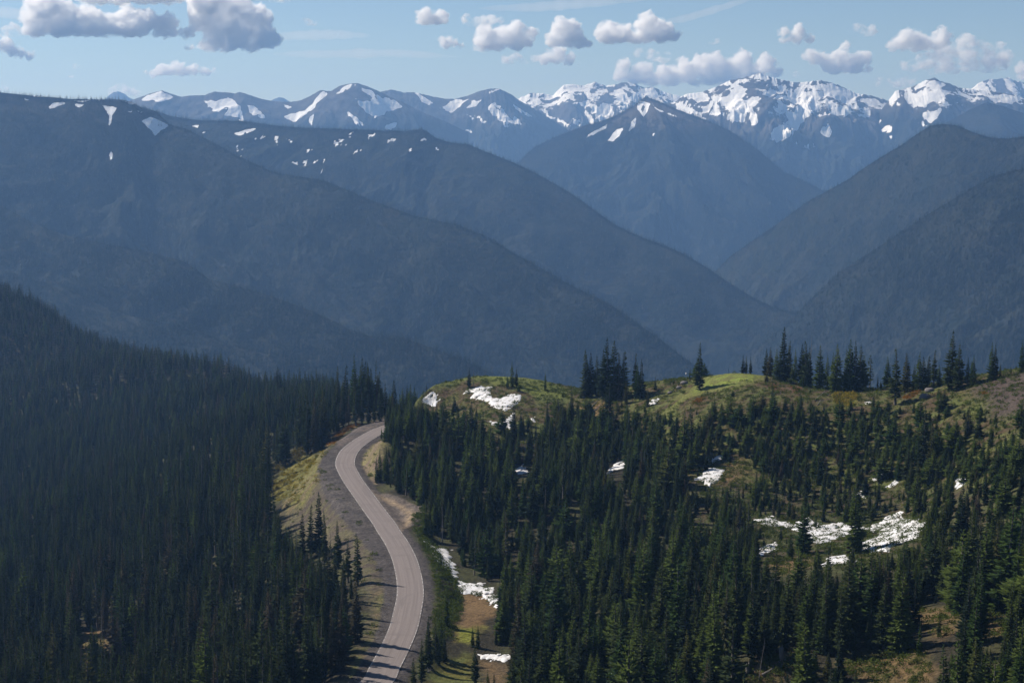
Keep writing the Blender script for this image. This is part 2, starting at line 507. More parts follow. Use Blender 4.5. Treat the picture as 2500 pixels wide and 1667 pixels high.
P_LOWG = [(1065, 1612), (1150, 1600), (1160, 1667), (1040, 1667)]
P_LOWB = [(1178, 1612), (1240, 1628), (1235, 1667), (1190, 1667)]
P_BR = [zm([(990, 800), (1120, 755), (1250, 715), (1390, 712), (1350, 780), (1220, 845), (1000, 850)], 1200, 1200, 1.809),
        zm([(1550, 745), (1700, 720), (1880, 698), (1970, 790), (1920, 850), (1700, 850), (1550, 800)], 1200, 1200, 1.809),
        zm([(1845, 520), (2040, 508), (2080, 590), (1990, 655), (1900, 615)], 1200, 1200, 1.809),
        zm([(2175, 510), (2250, 515), (2285, 620), (2200, 655)], 1200, 1200, 1.809),
        zm([(1220, 320), (1420, 278), (1410, 340), (1280, 375)], 1200, 1200, 1.809),
        zm([(900, 690), (1000, 678), (1065, 730), (960, 765), (880, 792)], 1300, 780, 1.96),
        zm([(380, 1330), (470, 1310), (560, 1300), (560, 1500), (390, 1520)], 0, 900, 2.0444)]
P_SADDLE = zm([(370, 1010), (480, 940), (540, 960), (640, 1030), (560, 1110), (420, 1100), (230, 1000)], 1360, 780, 4.704)
KEEP = [P_PULL, P_LOT, P_FARLOT, P_FILL, P_CUT, P_ORANGE, P_HOLLOW, P_LOWG, P_GREEN] + P_BR[:6] + SNOWPX
# right hand edge of the left forest and left hand edge of the right forest, by where trees stand
L_EDGE = [(935, 985), (905, 1005), (850, 1020), (797, 1078), (770, 1100), (730, 1110), (650, 1185), (655, 1240), (690, 1330), (780, 1375), (855, 1415), (895, 1450), (888, 1540), (868, 1600), (848, 1667), (822, 1760)]
R_EDGE = [(948, 1010), (938, 1050), (945, 1100), (930, 1140), (935, 1180), (968, 1202), (1022, 1232), (1034, 1255), (1042, 1295), (1085, 1318), (1120, 1345), (1135, 1395), (1205, 1425), (1235, 1470), (1215, 1520), (1195, 1590), (1250, 1612), (1250, 1667), (1250, 1760)]
UPPER = [(940, 1012), (1010, 1020), (1060, 1022), (1130, 1060), (1200, 1085), (1330, 1060), (1450, 1040), (1540, 1060), (1700, 1120), (1850, 1150), (2100, 1180), (2500, 1180)]

# ------------------------------------------------------------------ terrain colours (real ground cover)
VX, VY = XX.ravel(), YY.ravel()
n1 = fbm(VX / 14, VY / 14, 4, 21).ravel(); n2 = fbm(VX / 4, VY / 4, 3, 33).ravel(); n3 = fbm(VX / 30, VY / 30, 3, 44).ravel()
tint = np.zeros((len(VX), 3))
floor_a = np.array((0.040, 0.036, 0.024)); floor_b = np.array((0.060, 0.062, 0.028))
f = sstep(-0.2, 0.3, n1)[:, None]
tint[:] = floor_a * (1 - f) + floor_b * f


def paint(poly, c1, c2=None, soft=2.0, nn=None, world=False, amt=1.0):
    P = poly if world else gpoly(poly)
    xs = [p[0] for p in P]; ys = [p[1] for p in P]
    i = np.where((VX > min(xs) - 6) & (VX < max(xs) + 6) & (VY > min(ys) - 6) & (VY < max(ys) + 6))[0]
    if not len(i): return
    d = polydist(VX[i], VY[i], P) + n2[i] * soft * 1.5
    w = (sstep(-soft, soft, d) * amt)[:, None]
    c = np.array(c1)[None]
    if c2 is not None:
        q = sstep(-0.28, 0.28, (n1 * 0.55 + n2 * 0.6 if nn is None else nn)[i])[:, None]
        c = c * (1 - q) + np.array(c2)[None] * q
    tint[i] = tint[i] * (1 - w) + c * w


OLIVE = (0.092, 0.105, 0.032); BROWN = (0.092, 0.067, 0.039); TANG = (0.19, 0.125, 0.065); GREEN = (0.20, 0.245, 0.05); GRAV = (0.086, 0.076, 0.073)
up_poly = [(940, 1012)] + [(985, 985), (1000, 955), (1060, 935), (1170, 917), (1330, 931), (1450, 955), (1560, 935), (1690, 920), (1800, 911), (1900, 919), (2000, 948), (2150, 948), (2300, 930), (2500, 897)] + [(2500, 1180), (2100, 1200), (1700, 1180), (1540, 1120), (1450, 1060), (1330, 1080), (1200, 1090), (1060, 1030)]
paint([(1560, 1100), (1700, 1120), (2100, 1150), (2500, 1120), (2500, 1420), (2250, 1400), (1900, 1380), (1700, 1300)], (0.085, 0.068, 0.040), (0.065, 0.075, 0.030), 5)
paint(up_poly, BROWN, OLIVE, 4)
paint(P_KNOLL, BROWN, (0.085, 0.085, 0.03), 3, n2)
paint(P_KTOP, (0.15, 0.175, 0.04), OLIVE, 2)
paint(P_GREEN, GREEN, (0.13, 0.135, 0.045), 5, n2)
paint(P_HEATH, BROWN, (0.085, 0.085, 0.03), 3)
paint(P_SCREE, (0.088, 0.068, 0.060), (0.075, 0.060, 0.050), 3)
paint(P_LIME, (0.19, 0.18, 0.03), (0.12, 0.12, 0.03), 2)
paint(P_SADDLE, (0.17, 0.13, 0.04), TANG, 2)
for q in P_REDH: paint(q, (0.13, 0.05, 0.03), BROWN, 2, n2)
for q in P_BR: paint(q, TANG, (0.10, 0.085, 0.035), 2)
paint(P_HOLLOW, TANG, (0.15, 0.10, 0.05), 1.5, n2)
paint([(1110, 1570), (1160, 1560), (1175, 1530), (1120, 1530)], (0.16, 0.17, 0.03), None, 2)
paint(P_LOWG, (0.15, 0.14, 0.035), OLIVE, 2)
paint(P_LOWB, TANG, BROWN, 2)
paint(P_FILL, (0.108, 0.088, 0.070), (0.105, 0.095, 0.055), 2, n2)
paint(P_FILLG, (0.165, 0.16, 0.055), (0.15, 0.12, 0.07), 1.5, n2)
paint([(905, 1540), (870, 1600), (840, 1667), (862, 1667), (935, 1560), (940, 1520), (950, 1440), (920, 1430)], (0.13, 0.135, 0.045), (0.14, 0.11, 0.07), 1.5)
paint(P_CUT, (0.20, 0.150, 0.115), (0.17, 0.15, 0.07), 1.5)
paint(P_ORANGE, (0.20, 0.10, 0.025), (0.17, 0.14, 0.05), 1.2, n2)
paint(P_YELLOW, (0.17, 0.15, 0.04), (0.09, 0.09, 0.03), 2)
# gravel verge, lay-by and the parking strip
rdv = RD.ravel()
gl = 5.0 + 5.5 * np.exp(-((VY - 485) / 75) ** 2)
w = (np.where(rdv < 0, 1 - sstep(gl, gl + 1.2, -rdv + n2 * 0.9), 1 - sstep(5.0, 6.4, rdv + n2 * 0.8)))[:, None]
gv = np.array(GRAV)[None] * (1 + 0.15 * n2[:, None])
tint = tint * (1 - w) + gv * w
paint(P_LOT, (0.080, 0.072, 0.070), (0.10, 0.088, 0.082), 0.7)
paint(P_FARLOT, (0.17, 0.14, 0.125), GRAV, 0.8)
paint(P_PULL, (0.125, 0.105, 0.095), (0.155, 0.128, 0.108), 0.6)
paint(P_TRACK, (0.32, 0.245, 0.165), (0.19, 0.15, 0.115), 1.0, n2)
edge = np.exp(-((np.abs(rdv) - 4.6) / 0.5) ** 2)[:, None] * 0.35
tint = tint * (1 - edge) + np.array((0.06, 0.052, 0.05))[None] * edge
tint = np.clip(tint * (1 + 0.35 * n2[:, None] + 0.15 * n1[:, None]), 0.008, 0.6)

m = NT('ground_cover')
p = m.pos()
c = m.attr('tint', 'Color')
nfine = m.noise(1.3, 6, p, 0.7)
c = m.mix(1.0, c, m.mix(m.ramp(nfine, 0.3, 0.7), (0.55, 0.55, 0.55), (1.45, 1.42, 1.35)), 'MULTIPLY')
h = m.math('ADD', m.noise(0.8, 6, p, 0.7), m.math('MULTIPLY', m.noise(5.0, 3, p), 0.4))
m.surf(c, 0.95, h, 0.9, 0.9, 0.1)
M_GROUND = m.m
me = mesh_np('ground', np.stack([VX, VY, HH.ravel()], 1), grid_faces(len(GY), len(GA)), M_GROUND)
cattr(me, 'tint', tint)
put(bpy.data.objects.new('ground', me), kind='structure')

# ------------------------------------------------------------------ road
m = NT('worn_asphalt')
uvn = m.n('ShaderNodeUVMap', _uv_map='UVMap').outputs[0]
sx = m.n('ShaderNodeSeparateXYZ', Vector=uvn)
lat = sx.outputs[0]
track = m.math('SINE', m.math('MULTIPLY', lat, 3.5))
st = m.noise(1.0, 5, m.n('ShaderNodeMapping', Vector=uvn, Scale=(2.2, 0.03, 1)).outputs[0], 0.65)
blot = m.noise(0.16, 5, m.pos(), 0.6)
c = m.mix(m.ramp(st, 0.3, 0.7), (0.150, 0.126, 0.115), (0.205, 0.172, 0.158))
c = m.mix(m.ramp(track, 0.0, 1.0, 0.0, 0.45), c, (0.215, 0.183, 0.168))
pt = m.n('ShaderNodeTexVoronoi', Scale=0.11); m.set(pt.inputs['Vector'], m.n('ShaderNodeMapping', Vector=uvn, Scale=(2.0, 0.5, 1)).outputs[0])
c = m.mix(m.ramp(m.n('ShaderNodeSeparateXYZ', Vector=pt.outputs['Color']).outputs[0], 0.80, 0.83, 0.0, 0.35), c, (0.125, 0.108, 0.10))
ckn = m.noise(0.9, 6, m.pos(), 0.75)
c = m.mix(m.ramp(m.math('ABSOLUTE', m.math('SUBTRACT', ckn, 0.5)), 0.0, 0.012, 0.5, 0.0), c, (0.07, 0.06, 0.055))
c = m.mix(m.ramp(blot, 0.52, 0.75, 0.0, 0.5), c, (0.125, 0.105, 0.097))
cr = m.n('ShaderNodeTexNoise', Scale=6.0, Detail=4.0); m.set(cr.inputs['Vector'], m.pos())
c = m.mix(1.0, c, m.mix(cr.outputs['Fac'], (0.8, 0.8, 0.8), (1.2, 1.2, 1.2)), 'MULTIPLY')
c = m.mix(m.ramp(m.math('ABSOLUTE', lat), 2.95, 3.35, 0.0, 0.8), c, (0.135, 0.118, 0.110))
m.surf(c, 0.85, m.noise(9, 4, m.pos()), 0.25, 0.05, 0.3)
M_ROAD = m.m
HW = 3.35


def strip(lo, hi, z, name, mat, n=7, sel=None):
    R = ROAD if sel is None else ROAD[sel]; N = NOR_R if sel is None else NOR_R[sel]
    l = np.linspace(lo, hi, n)
    s = np.concatenate([[0], np.cumsum(np.hypot(*np.diff(R, axis=0).T))])
    X = R[:, 0][:, None] + N[:, 0][:, None] * l; Y = R[:, 1][:, None] + N[:, 1][:, None] * l
    crown = 0.06 * (1 - (l / HW) ** 2)
    Z = ZR + z + crown[None] + 0 * X
    v = np.stack([X, Y, Z], -1).reshape(-1, 3)
    me = mesh_np(name, v, grid_faces(len(R), n)[:, ::-1], mat)
    uv = me.uv_layers.new(name='UVMap')
    L = np.empty(len(me.loops), np.int32); me.loops.foreach_get('vertex_index', L)
    uvs = np.stack([np.tile(l, len(R)), np.repeat(s, n)], 1)[L]
    uv.data.foreach_set('uv', uvs.astype(np.float32).ravel())
    return me


put(bpy.data.objects.new('road', strip(-HW, HW, 0.10, 'road', M_ROAD, 9)), kind='structure')
m = NT('worn_line_paint')
q = m.noise(0.7, 5, m.pos(), 0.7)
m.surf(m.mix(m.ramp(q, 0.40, 0.66), (0.16, 0.14, 0.13), (0.50, 0.48, 0.45)), 0.7)
M_LINE = m.m
for nm, lo, hi in (('road_edge_line', -HW + 0.10, -HW + 0.24), ('road_edge_line', HW - 0.24, HW - 0.10)):
    put(bpy.data.objects.new(nm, strip(lo, hi, 0.106, nm, M_LINE, 2)), kind='structure')

# ------------------------------------------------------------------ snow patches on the near ground
def snow_patch(label, px, rag=1.0):
    P = gpoly(px)
    xs = [q[0] for q in P]; ys = [q[1] for q in P]
    x0, x1, y0, y1 = min(xs) - 1.5, max(xs) + 1.5, min(ys) - 2, max(ys) + 2
    st = float(np.clip(max(x1 - x0, y1 - y0) / 110, 0.18, 0.6))
    gx = np.arange(x0, x1, st); gy = np.arange(y0, y1, st)
    Y, X = np.meshgrid(gy, gx, indexing='ij')
    d = polydist(X, Y, P) + fbm(X / (3.5 * max(1, rag)), Y / (3.5 * max(1, rag)), 5, 71, 0.6) * 1.9 * rag + fbm(X / 1.0, Y / 1.0, 3, 91) * 0.75
    hole = fbm(X / 3.0, Y / 3.0, 3, 57)
    d = np.where(hole < -0.30, np.minimum(d, (hole + 0.30) * 8), d)
    th = np.clip(0.38 * (1 - np.exp(-np.maximum(d, 0) / 1.1)), 0, 0.38) + np.minimum(d, 0) * 0.6
    rip = 0.06 * perlin((X * 0.6 + Y * 0.8) / 1.6, (X * 0.8 - Y * 0.6) / 5.0, 5) * sstep(0.3, 1.5, d)
    Z = hgt(X, Y) + th + rip + 0.05
    keep = d > -0.9
    F = grid_faces(len(gy), len(gx))
    k = keep.ravel()[F].any(1)
    F = F[k]
    if not len(F): return
    used = np.unique(F); mp = np.zeros(X.size, int); mp[used] = np.arange(len(used))
    V = np.stack([X.ravel(), Y.ravel(), Z.ravel()], 1)[used]
    c = V.mean(0); V = V - c
    o = bpy.data.objects.new('snow_patch', mesh_np('snow_patch', V, mp[F], M_SNOW)); o.location = c
    put(o, label, 'snow patch', 'snow patches on the near slopes')


for i_, (lb, px) in enumerate(SNOWS):
    snow_patch(lb, px, 1.6 if i_ == 8 else (0.8 if i_ == 1 else 1.0))
print('terrain', time.time() - T0)
# ------------------------------------------------------------------ conifers
def crown_mesh(name, seed, levels=30, nb=7, rad=0.14, start=0.05, power=0.85, droop=0.35, gap=0.06, waist=0.0, twig=True, mat=None, lean=0.0):
    r = random.Random(seed)
    V = []; F = []

    def tri(a, b, c):
        i = len(V); V.extend((a, b, c)); F.append((i, i + 1, i + 2))

    def frond(o, d, L, w, dr):
        # a drooping bough: spine with two sagging sides
        up = Vector((0, 0, 1)); s = d.cross(up); s = s.normalized() if s.length > 1e-6 else Vector((1, 0, 0))
        p1 = o + d * (L * 0.55) + Vector((0, 0, -dr * L * 0.45))
        p2 = o + d * L + Vector((0, 0, -dr * L * 0.75))
        sag = Vector((0, 0, -w * (0.5 + 0.5 * r.random())))
        a = p1 + s * w + sag - d * L * 0.15; b = p1 - s * w + sag - d * L * 0.15
        tri(o, p1, a); tri(o, b, p1); tri(p1, p2, a); tri(p1, b, p2)
    lx, ly = r.uniform(-lean, lean), r.uniform(-lean, lean)
    ax0 = r.random() * 6.28
    fat = [r.uniform(0.75, 1.2) for _ in range(9)]
    for i in range(levels):
        t = i / (levels - 1)
        z = start + (1 - start) * (t ** 0.92) * 0.985
        prof = (1 - t) ** power
        if t < 0.12: prof *= 0.6 + 0.4 * t / 0.12
        if waist: prof *= 1 - waist * math.exp(-((t - 0.72) / 0.1) ** 2)
        R = rad * prof * r.uniform(0.8, 1.15) + 0.008
        n = max(3, int(round(nb * (0.55 + 0.45 * prof))))
        cx, cy = lx * t * t, ly * t * t
        for k in range(n):
            if r.random() < gap: continue
            a = ax0 + i * 2.4 + k * 6.2832 / n + r.uniform(-0.3, 0.3)
            sector = fat[int((a % 6.2832) / 6.2832 * 9) % 9]
            L = R * sector * r.uniform(0.7, 1.2)
            d = Vector((math.cos(a), math.sin(a), 0.12 + 0.5 * t))
            d.normalize()
            o = Vector((cx, cy, z + r.uniform(-0.008, 0.008)))
            dr = droop * r.uniform(0.6, 1.3) * (1.25 - t)
            frond(o, d, L, L * r.uniform(0.20, 0.30) + 0.003, dr)
            if twig and L > 0.03:
                for sg in (-1, 1):
                    dd = Vector((math.cos(a + sg * 0.7), math.sin(a + sg * 0.7), d.z)); dd.normalize()
                    frond(o + d * L * 0.42 + Vector((0, 0, -dr * L * 0.3)), dd, L * 0.52, L * 0.13, dr * 1.2)
    # leader
    tip = Vector((lx, ly, 1.0))
    for k in range(3):
        a = k * 2.09
        tri(tip, Vector((lx + 0.007 * math.cos(a), ly + 0.007 * math.sin(a), 0.93)), Vector((lx + 0.007 * math.cos(a + 2.09), ly + 0.007 * math.sin(a + 2.09), 0.93)))
    return mesh_np(name, [tuple(v) for v in V], F, mat or M_FOL, smooth=False)


def tube_verts(pts, rads, k=6):
    V = []; F = []
    for i, (p, r) in enumerate(zip(pts, rads)):
        for j in range(k):
            a = 6.2832 * j / k
            V.append((p[0] + r * math.cos(a), p[1] + r * math.sin(a), p[2]))
    for i in range(len(pts) - 1):
        for j in range(k):
            F.append((i * k + j, i * k + (j + 1) % k, (i + 1) * k + (j + 1) % k, (i + 1) * k + j))
    return V, F


def trunk_mesh(name, r0=0.014, mat=None, top=0.93, wob=0.0, seed=1):
    r = random.Random(seed)
    zs = [-0.06, 0, 0.03, 0.15, 0.35, 0.6, 0.8, top]
    pts = [(r.uniform(-wob, wob) if z > 0.1 else 0, r.uniform(-wob, wob) if z > 0.1 else 0, z) for z in zs]
    rad = [r0 * 1.35, r0 * 1.3, r0 * 1.05, r0 * 0.9, r0 * 0.72, r0 * 0.48, r0 * 0.28, r0 * 0.08]
    V, F = tube_verts(pts, rad)
    return mesh_np(name, V, F, mat or M_BARK)


def bare_branches(name, seed, n=46, L0=0.07, lo=0.2):
    r = random.Random(seed); V = []; F = []
    for i in range(n):
        z = r.uniform(lo, 0.96); a = r.random() * 6.28
        L = L0 * (1.15 - z) * r.uniform(0.4, 1.3) + 0.012
        d = Vector((math.cos(a), math.sin(a), r.uniform(-0.5, 0.15))); o = Vector((0, 0, z))
        e = o + d * L; s = Vector((-d.y, d.x, 0)) * 0.0022; u = Vector((0, 0, 0.0022))
        i0 = len(V)
        V += [tuple(o + s), tuple(o - s), tuple(o + u), tuple(e)]
        F += [(i0, i0 + 1, i0 + 3), (i0 + 1, i0 + 2, i0 + 3), (i0 + 2, i0, i0 + 3)]
    return mesh_np(name, V, F, M_DEAD, smooth=False)


KIND = []     # (crown mesh, trunk mesh)
specs = [dict(levels=34, nb=7, rad=0.105, start=0.03, power=0.75, droop=0.5, gap=0.05),
         dict(levels=32, nb=7, rad=0.13, start=0.05, power=0.8, droop=0.45, gap=0.08, waist=0.3),
         dict(levels=26, nb=8, rad=0.165, start=0.02, power=0.9, droop=0.4, gap=0.05, mat=M_YOUNG),
         dict(levels=34, nb=6, rad=0.085, start=0.12, power=0.6, droop=0.6, gap=0.14, lean=0.02),
         dict(levels=26, nb=8, rad=0.19, start=0.02, power=0.95, droop=0.35, gap=0.08),
         dict(levels=34, nb=6, rad=0.12, start=0.18, power=0.7, droop=0.5, gap=0.16, waist=0.5, lean=0.02)]
for i, s in enumerate(specs):
    KIND.append((crown_mesh('crown', 100 + i, **s), trunk_mesh('trunk', 0.013 + 0.001 * i)))
# thin, dying, gappy crown
KIND.append((crown_mesh('crown', 140, levels=30, nb=4, rad=0.075, start=0.25, power=0.5, droop=0.6, gap=0.4), trunk_mesh('trunk', 0.012, M_DEAD)))
# young bushy conifer
KIND.append((crown_mesh('crown', 150, levels=16, nb=9, rad=0.30, start=0.0, power=0.8, droop=0.25, gap=0.04, mat=M_YOUNG), trunk_mesh('trunk', 0.025)))
# plain light-weight conifer for distances where boughs are under a pixel
KIND.append((crown_mesh('crown', 160, levels=9, nb=6, rad=0.17, start=0.02, power=0.85, droop=0.6, gap=0.08, twig=False, mat=M_FAR), trunk_mesh('trunk', 0.014)))
SNAG = (trunk_mesh('trunk', 0.011, M_DEAD, 1.0, 0.004, 5), bare_branches('crown', 6))

FIRST = {}


def conifer(kind, x, y, z, h, wide=1.0, rot=0.0, label='', group=None, tilt=(0, 0), name='conifer_tree', cat='conifer tree'):
    e = bpy.data.objects.new(name, None); e.empty_display_size = 0.5
    e.location = (x, y, z); e.rotation_euler = (tilt[0], tilt[1], rot); e.scale = (h * wide, h * wide, h)
    put(e, label, cat, group)
    c = bpy.data.objects.new('crown', KIND[kind][0]); put(c, parent=e)
    t = bpy.data.objects.new('trunk', KIND[kind][1]); put(t, parent=e)
    if kind not in FIRST: FIRST[kind] = (c, t)
    return e


def snag(x, y, z, h, label, rot=0, tilt=(0, 0), group='bare dead trees'):
    e = bpy.data.objects.new('dead_tree', None); e.location = (x, y, z)
    e.rotation_euler = (tilt[0], tilt[1], rot); e.scale = (h, h, h)
    put(e, label, 'dead tree', group)
    put(bpy.data.objects.new('trunk', SNAG[0]), parent=e); put(bpy.data.objects.new('crown', SNAG[1]), parent=e)
    return e


# ---- trees that can be told apart in the photograph: (u, v of tip, v of foot, kind, width factor, label)
TR = []


def T(ox, oy, s, x, yt, yb, kind, wide, label, group=None, hw=None):
    TR.append((ox + x / s, oy + yt / s, oy + yb / s, kind, wide, label, group))


g = 'tall conifer clump on the saddle'
o1 = (1360, 780, 4.704)
for x, yt, yb, k, w, lb in [
    (322, 335, 890, 0, 1.1, 'outermost left tall conifer of the clump on the saddle'),
    (385, 360, 890, 1, 1.0, 'second tall conifer from the left in the saddle clump'),
    (455, 400, 880, 1, 1.05, 'shorter pointed conifer left of the tallest pair in the saddle clump'),
    (572, 190, 920, 1, 1.05, 'tallest conifer of the saddle clump, tip bent to the left'),
    (652, 225, 920, 0, 1.15, 'second tallest conifer of the saddle clump, beside the bent tip'),
    (530, 330, 900, 0, 0.9, 'conifer half hidden left of the bent-tipped tree in the saddle clump'),
    (705, 370, 910, 5, 1.0, 'thin conifer right of the tallest pair in the saddle clump'),
    (765, 350, 900, 3, 1.3, 'slim spire at the right end of the saddle clump'),
    (895, 372, 880, 5, 1.15, 'conifer with a tufted detached top right of the saddle clump'),
    (968, 440, 910, 4, 1.0, 'broad full conifer right of the tuft-topped tree on the saddle'),
    (920, 480, 900, 2, 1.0, 'conifer wedged between the tuft-topped tree and the broad one'),
    (1128, 640, 810, 4, 1.0, 'small lone conifer right of the saddle clump against the valley'),
    (165, 790, 1180, 0, 1.0, 'slender conifer standing below the left end of the saddle clump'),
    (1040, 760, 1000, 2, 0.9, 'young green conifer just below the broad saddle tree'),
    (580, 640, 940, 2, 0.8, 'young green conifer in front of the saddle clump'),
    (790, 690, 970, 2, 0.9, 'green conifer at the foot of the slim spire on the saddle'),
    (1638, 245, 810, 1, 1.15, 'lone tall conifer at the left end of the green knoll'),
    (1525, 545, 700, 3, 1.1, 'wispy small conifer left of the lone tall one'),
    (2135, 390, 618, 4, 1.0, 'broadest of the three small conifers behind the green knoll'),
    (2170, 410, 618, 1, 1.0, 'middle one of the three small conifers behind the green knoll'),
    (2222, 425, 618, 1, 1.1, 'right one of the three small conifers behind the green knoll'),
    (1780, 890, 1090, 2, 0.8, 'dark small conifer on the heath below the green knoll'),
    (95, 980, 1190, 2, 0.8, 'young conifer at the right foot of the round knoll'),
    (350, 960, 1240, 0, 1.2, 'young conifer beside the bleached fallen logs'),
    (285, 960, 1260, 2, 0.8, 'young conifer left of the bleached fallen logs'),
]:
    T(*o1, x, yt, yb, k, w, lb, g if 'clump' in lb and 'right of the saddle clump' not in lb else None)
o2 = (1780, 780, 6.533)
g = 'conifer row on the skyline right of the green knoll'
for x, yt, yb, k, w, lb in [
    (590, 445, 890, 4, 0.9, 'leftmost broad conifer of the skyline row beside the green knoll'),
    (655, 425, 910, 1, 1.0, 'narrow conifer second from the left in the skyline row'),
    (755, 450, 960, 2, 0.9, 'conifer at the edge of the green knoll in the skyline row'),
    (805, 520, 960, 2, 0.9, 'lower conifer left of the tallest spire in the skyline row'),
    (867, 100, 990, 0, 1.1, 'tallest conifer of the skyline row, thin ragged spire'),
    (960, 330, 960, 0, 1.1, 'narrow conifer right of the tallest spire in the skyline row'),
    (1050, 450, 990, 2, 0.9, 'conifer of middle height right of the tallest spire'),
    (1155, 370, 1040, 1, 1.1, 'pointed dark conifer left of the bare snag in the skyline row'),
    (1215, 320, 1060, 5, 1.1, 'thin topped conifer touching the bare snag in the skyline row'),
    (1275, 420, 1080, 1, 1.2, 'full conifer directly left of the bare snag'),
    (1440, 390, 1110, 2, 1.0, 'symmetrical conifer right of the bare snag in the skyline row'),
    (1560, 540, 1060, 2, 0.8, 'short conifer in the gap of the skyline row'),
    (1710, 370, 1160, 2, 1.0, 'blunt topped conifer in the middle of the skyline row'),
    (1650, 500, 1140, 2, 0.9, 'lower conifer against the left side of the blunt topped one'),
    (1920, 290, 1150, 2, 1.0, 'high broad conifer with a thin leader in the skyline row'),
    (2000, 320, 1150, 0, 1.1, 'round topped conifer right of the broad one with a leader'),
    (1860, 440, 1140, 2, 0.9, 'conifer under the left side of the broad one with a leader'),
    (2085, 400, 1130, 1, 1.2, 'last full conifer at the right of the skyline row'),
    (2150, 560, 1110, 2, 0.9, 'lower conifer right of the last full one in the skyline row'),
    (2245, 550, 1100, 6, 1.6, 'sparse see-through conifer ending the skyline row'),
    (690, 960, 1500, 3, 1.3, 'slender dark conifer in front of the green knoll edge'),
    (1000, 700, 980, 7, 0.8, 'bushy young conifer at the foot of the tallest spire'),
    (920, 760, 930, 7, 0.8, 'pale bushy young conifer in the skyline row opening'),
]:
    T(*o2, x, yt, yb, k, w, lb, g if 'skyline row' in lb else None)
o3 = (2120, 780, 6.189)
for x, yt, yb, k, w, lb in [
    (280, 540, 1030, 2, 0.95, 'pointed conifer left of the bottle-shaped green one on the right ridge'),
    (405, 410, 1290, 5, 1.0, 'green conifer with a bottle-shaped narrow top on the right ridge'),
    (565, 490, 1090, 2, 1.0, 'full conifer right of the bottle-shaped one on the right ridge'),
    (765, 470, 1060, 2, 0.95, 'pointed conifer in the middle of the right ridge group'),
    (820, 550, 1060, 1, 1.1, 'conifer leaning on the pointed one in the right ridge group'),
    (690, 660, 1060, 2, 0.9, 'lower green conifer at the left of the middle right ridge group'),
    (900, 540, 1000, 3, 1.3, 'thin conifer between two fuller ones on the right ridge'),
    (985, 440, 1000, 5, 1.0, 'conifer with a bare pole-like top on the right ridge'),
    (1065, 660, 1000, 2, 0.9, 'short conifer left of the tallest one on the right ridge'),
    (1255, 140, 1070, 1, 1.1, 'tallest conifer on the right ridge, wide spreading lower boughs'),
    (1360, 345, 1080, 1, 1.1, 'second tall conifer close beside the tallest on the right ridge'),
    (1495, 550, 1010, 2, 0.85, 'green conifer right of the tall pair on the right ridge'),
    (1580, 515, 1010, 2, 0.85, 'dark conifer of the smaller pair on the right ridge'),
    (1855, 320, 920, 2, 1.0, 'higher of the twin conifers before the bare scree slope'),
    (1905, 360, 920, 1, 1.1, 'lower of the twin conifers before the bare scree slope'),
    (1990, 640, 880, 2, 0.9, 'small conifer at the right side of the twin conifers'),
    (2315, 280, 800, 2, 0.9, 'dark conifer at the right picture edge above the scree slope'),
    (2430, 420, 770, 2, 0.9, 'conifer cut by the right picture edge above the scree slope'),
    (2150, 690, 810, 7, 0.8, 'low bushy conifer at the foot of the edge tree above the scree'),
    (140, 840, 1040, 3, 1.0, 'tiny thin conifer in the gap of the right ridge'),
    (70, 1100, 1400, 3, 1.3, 'slim small conifer below the right ridge gap'),
    (1060, 1030, 1180, 7, 1.0, 'round bushy conifer below the right ridge group'),
    (1230, 860, 1080, 7, 0.9, 'bushy green conifer at the foot of the tallest ridge tree'),
]:
    T(*o3, x, yt, yb, k, w, lb, 'conifers on the right ridge' if 'right ridge' in lb else None)
o4 = (600, 880, 2.94)
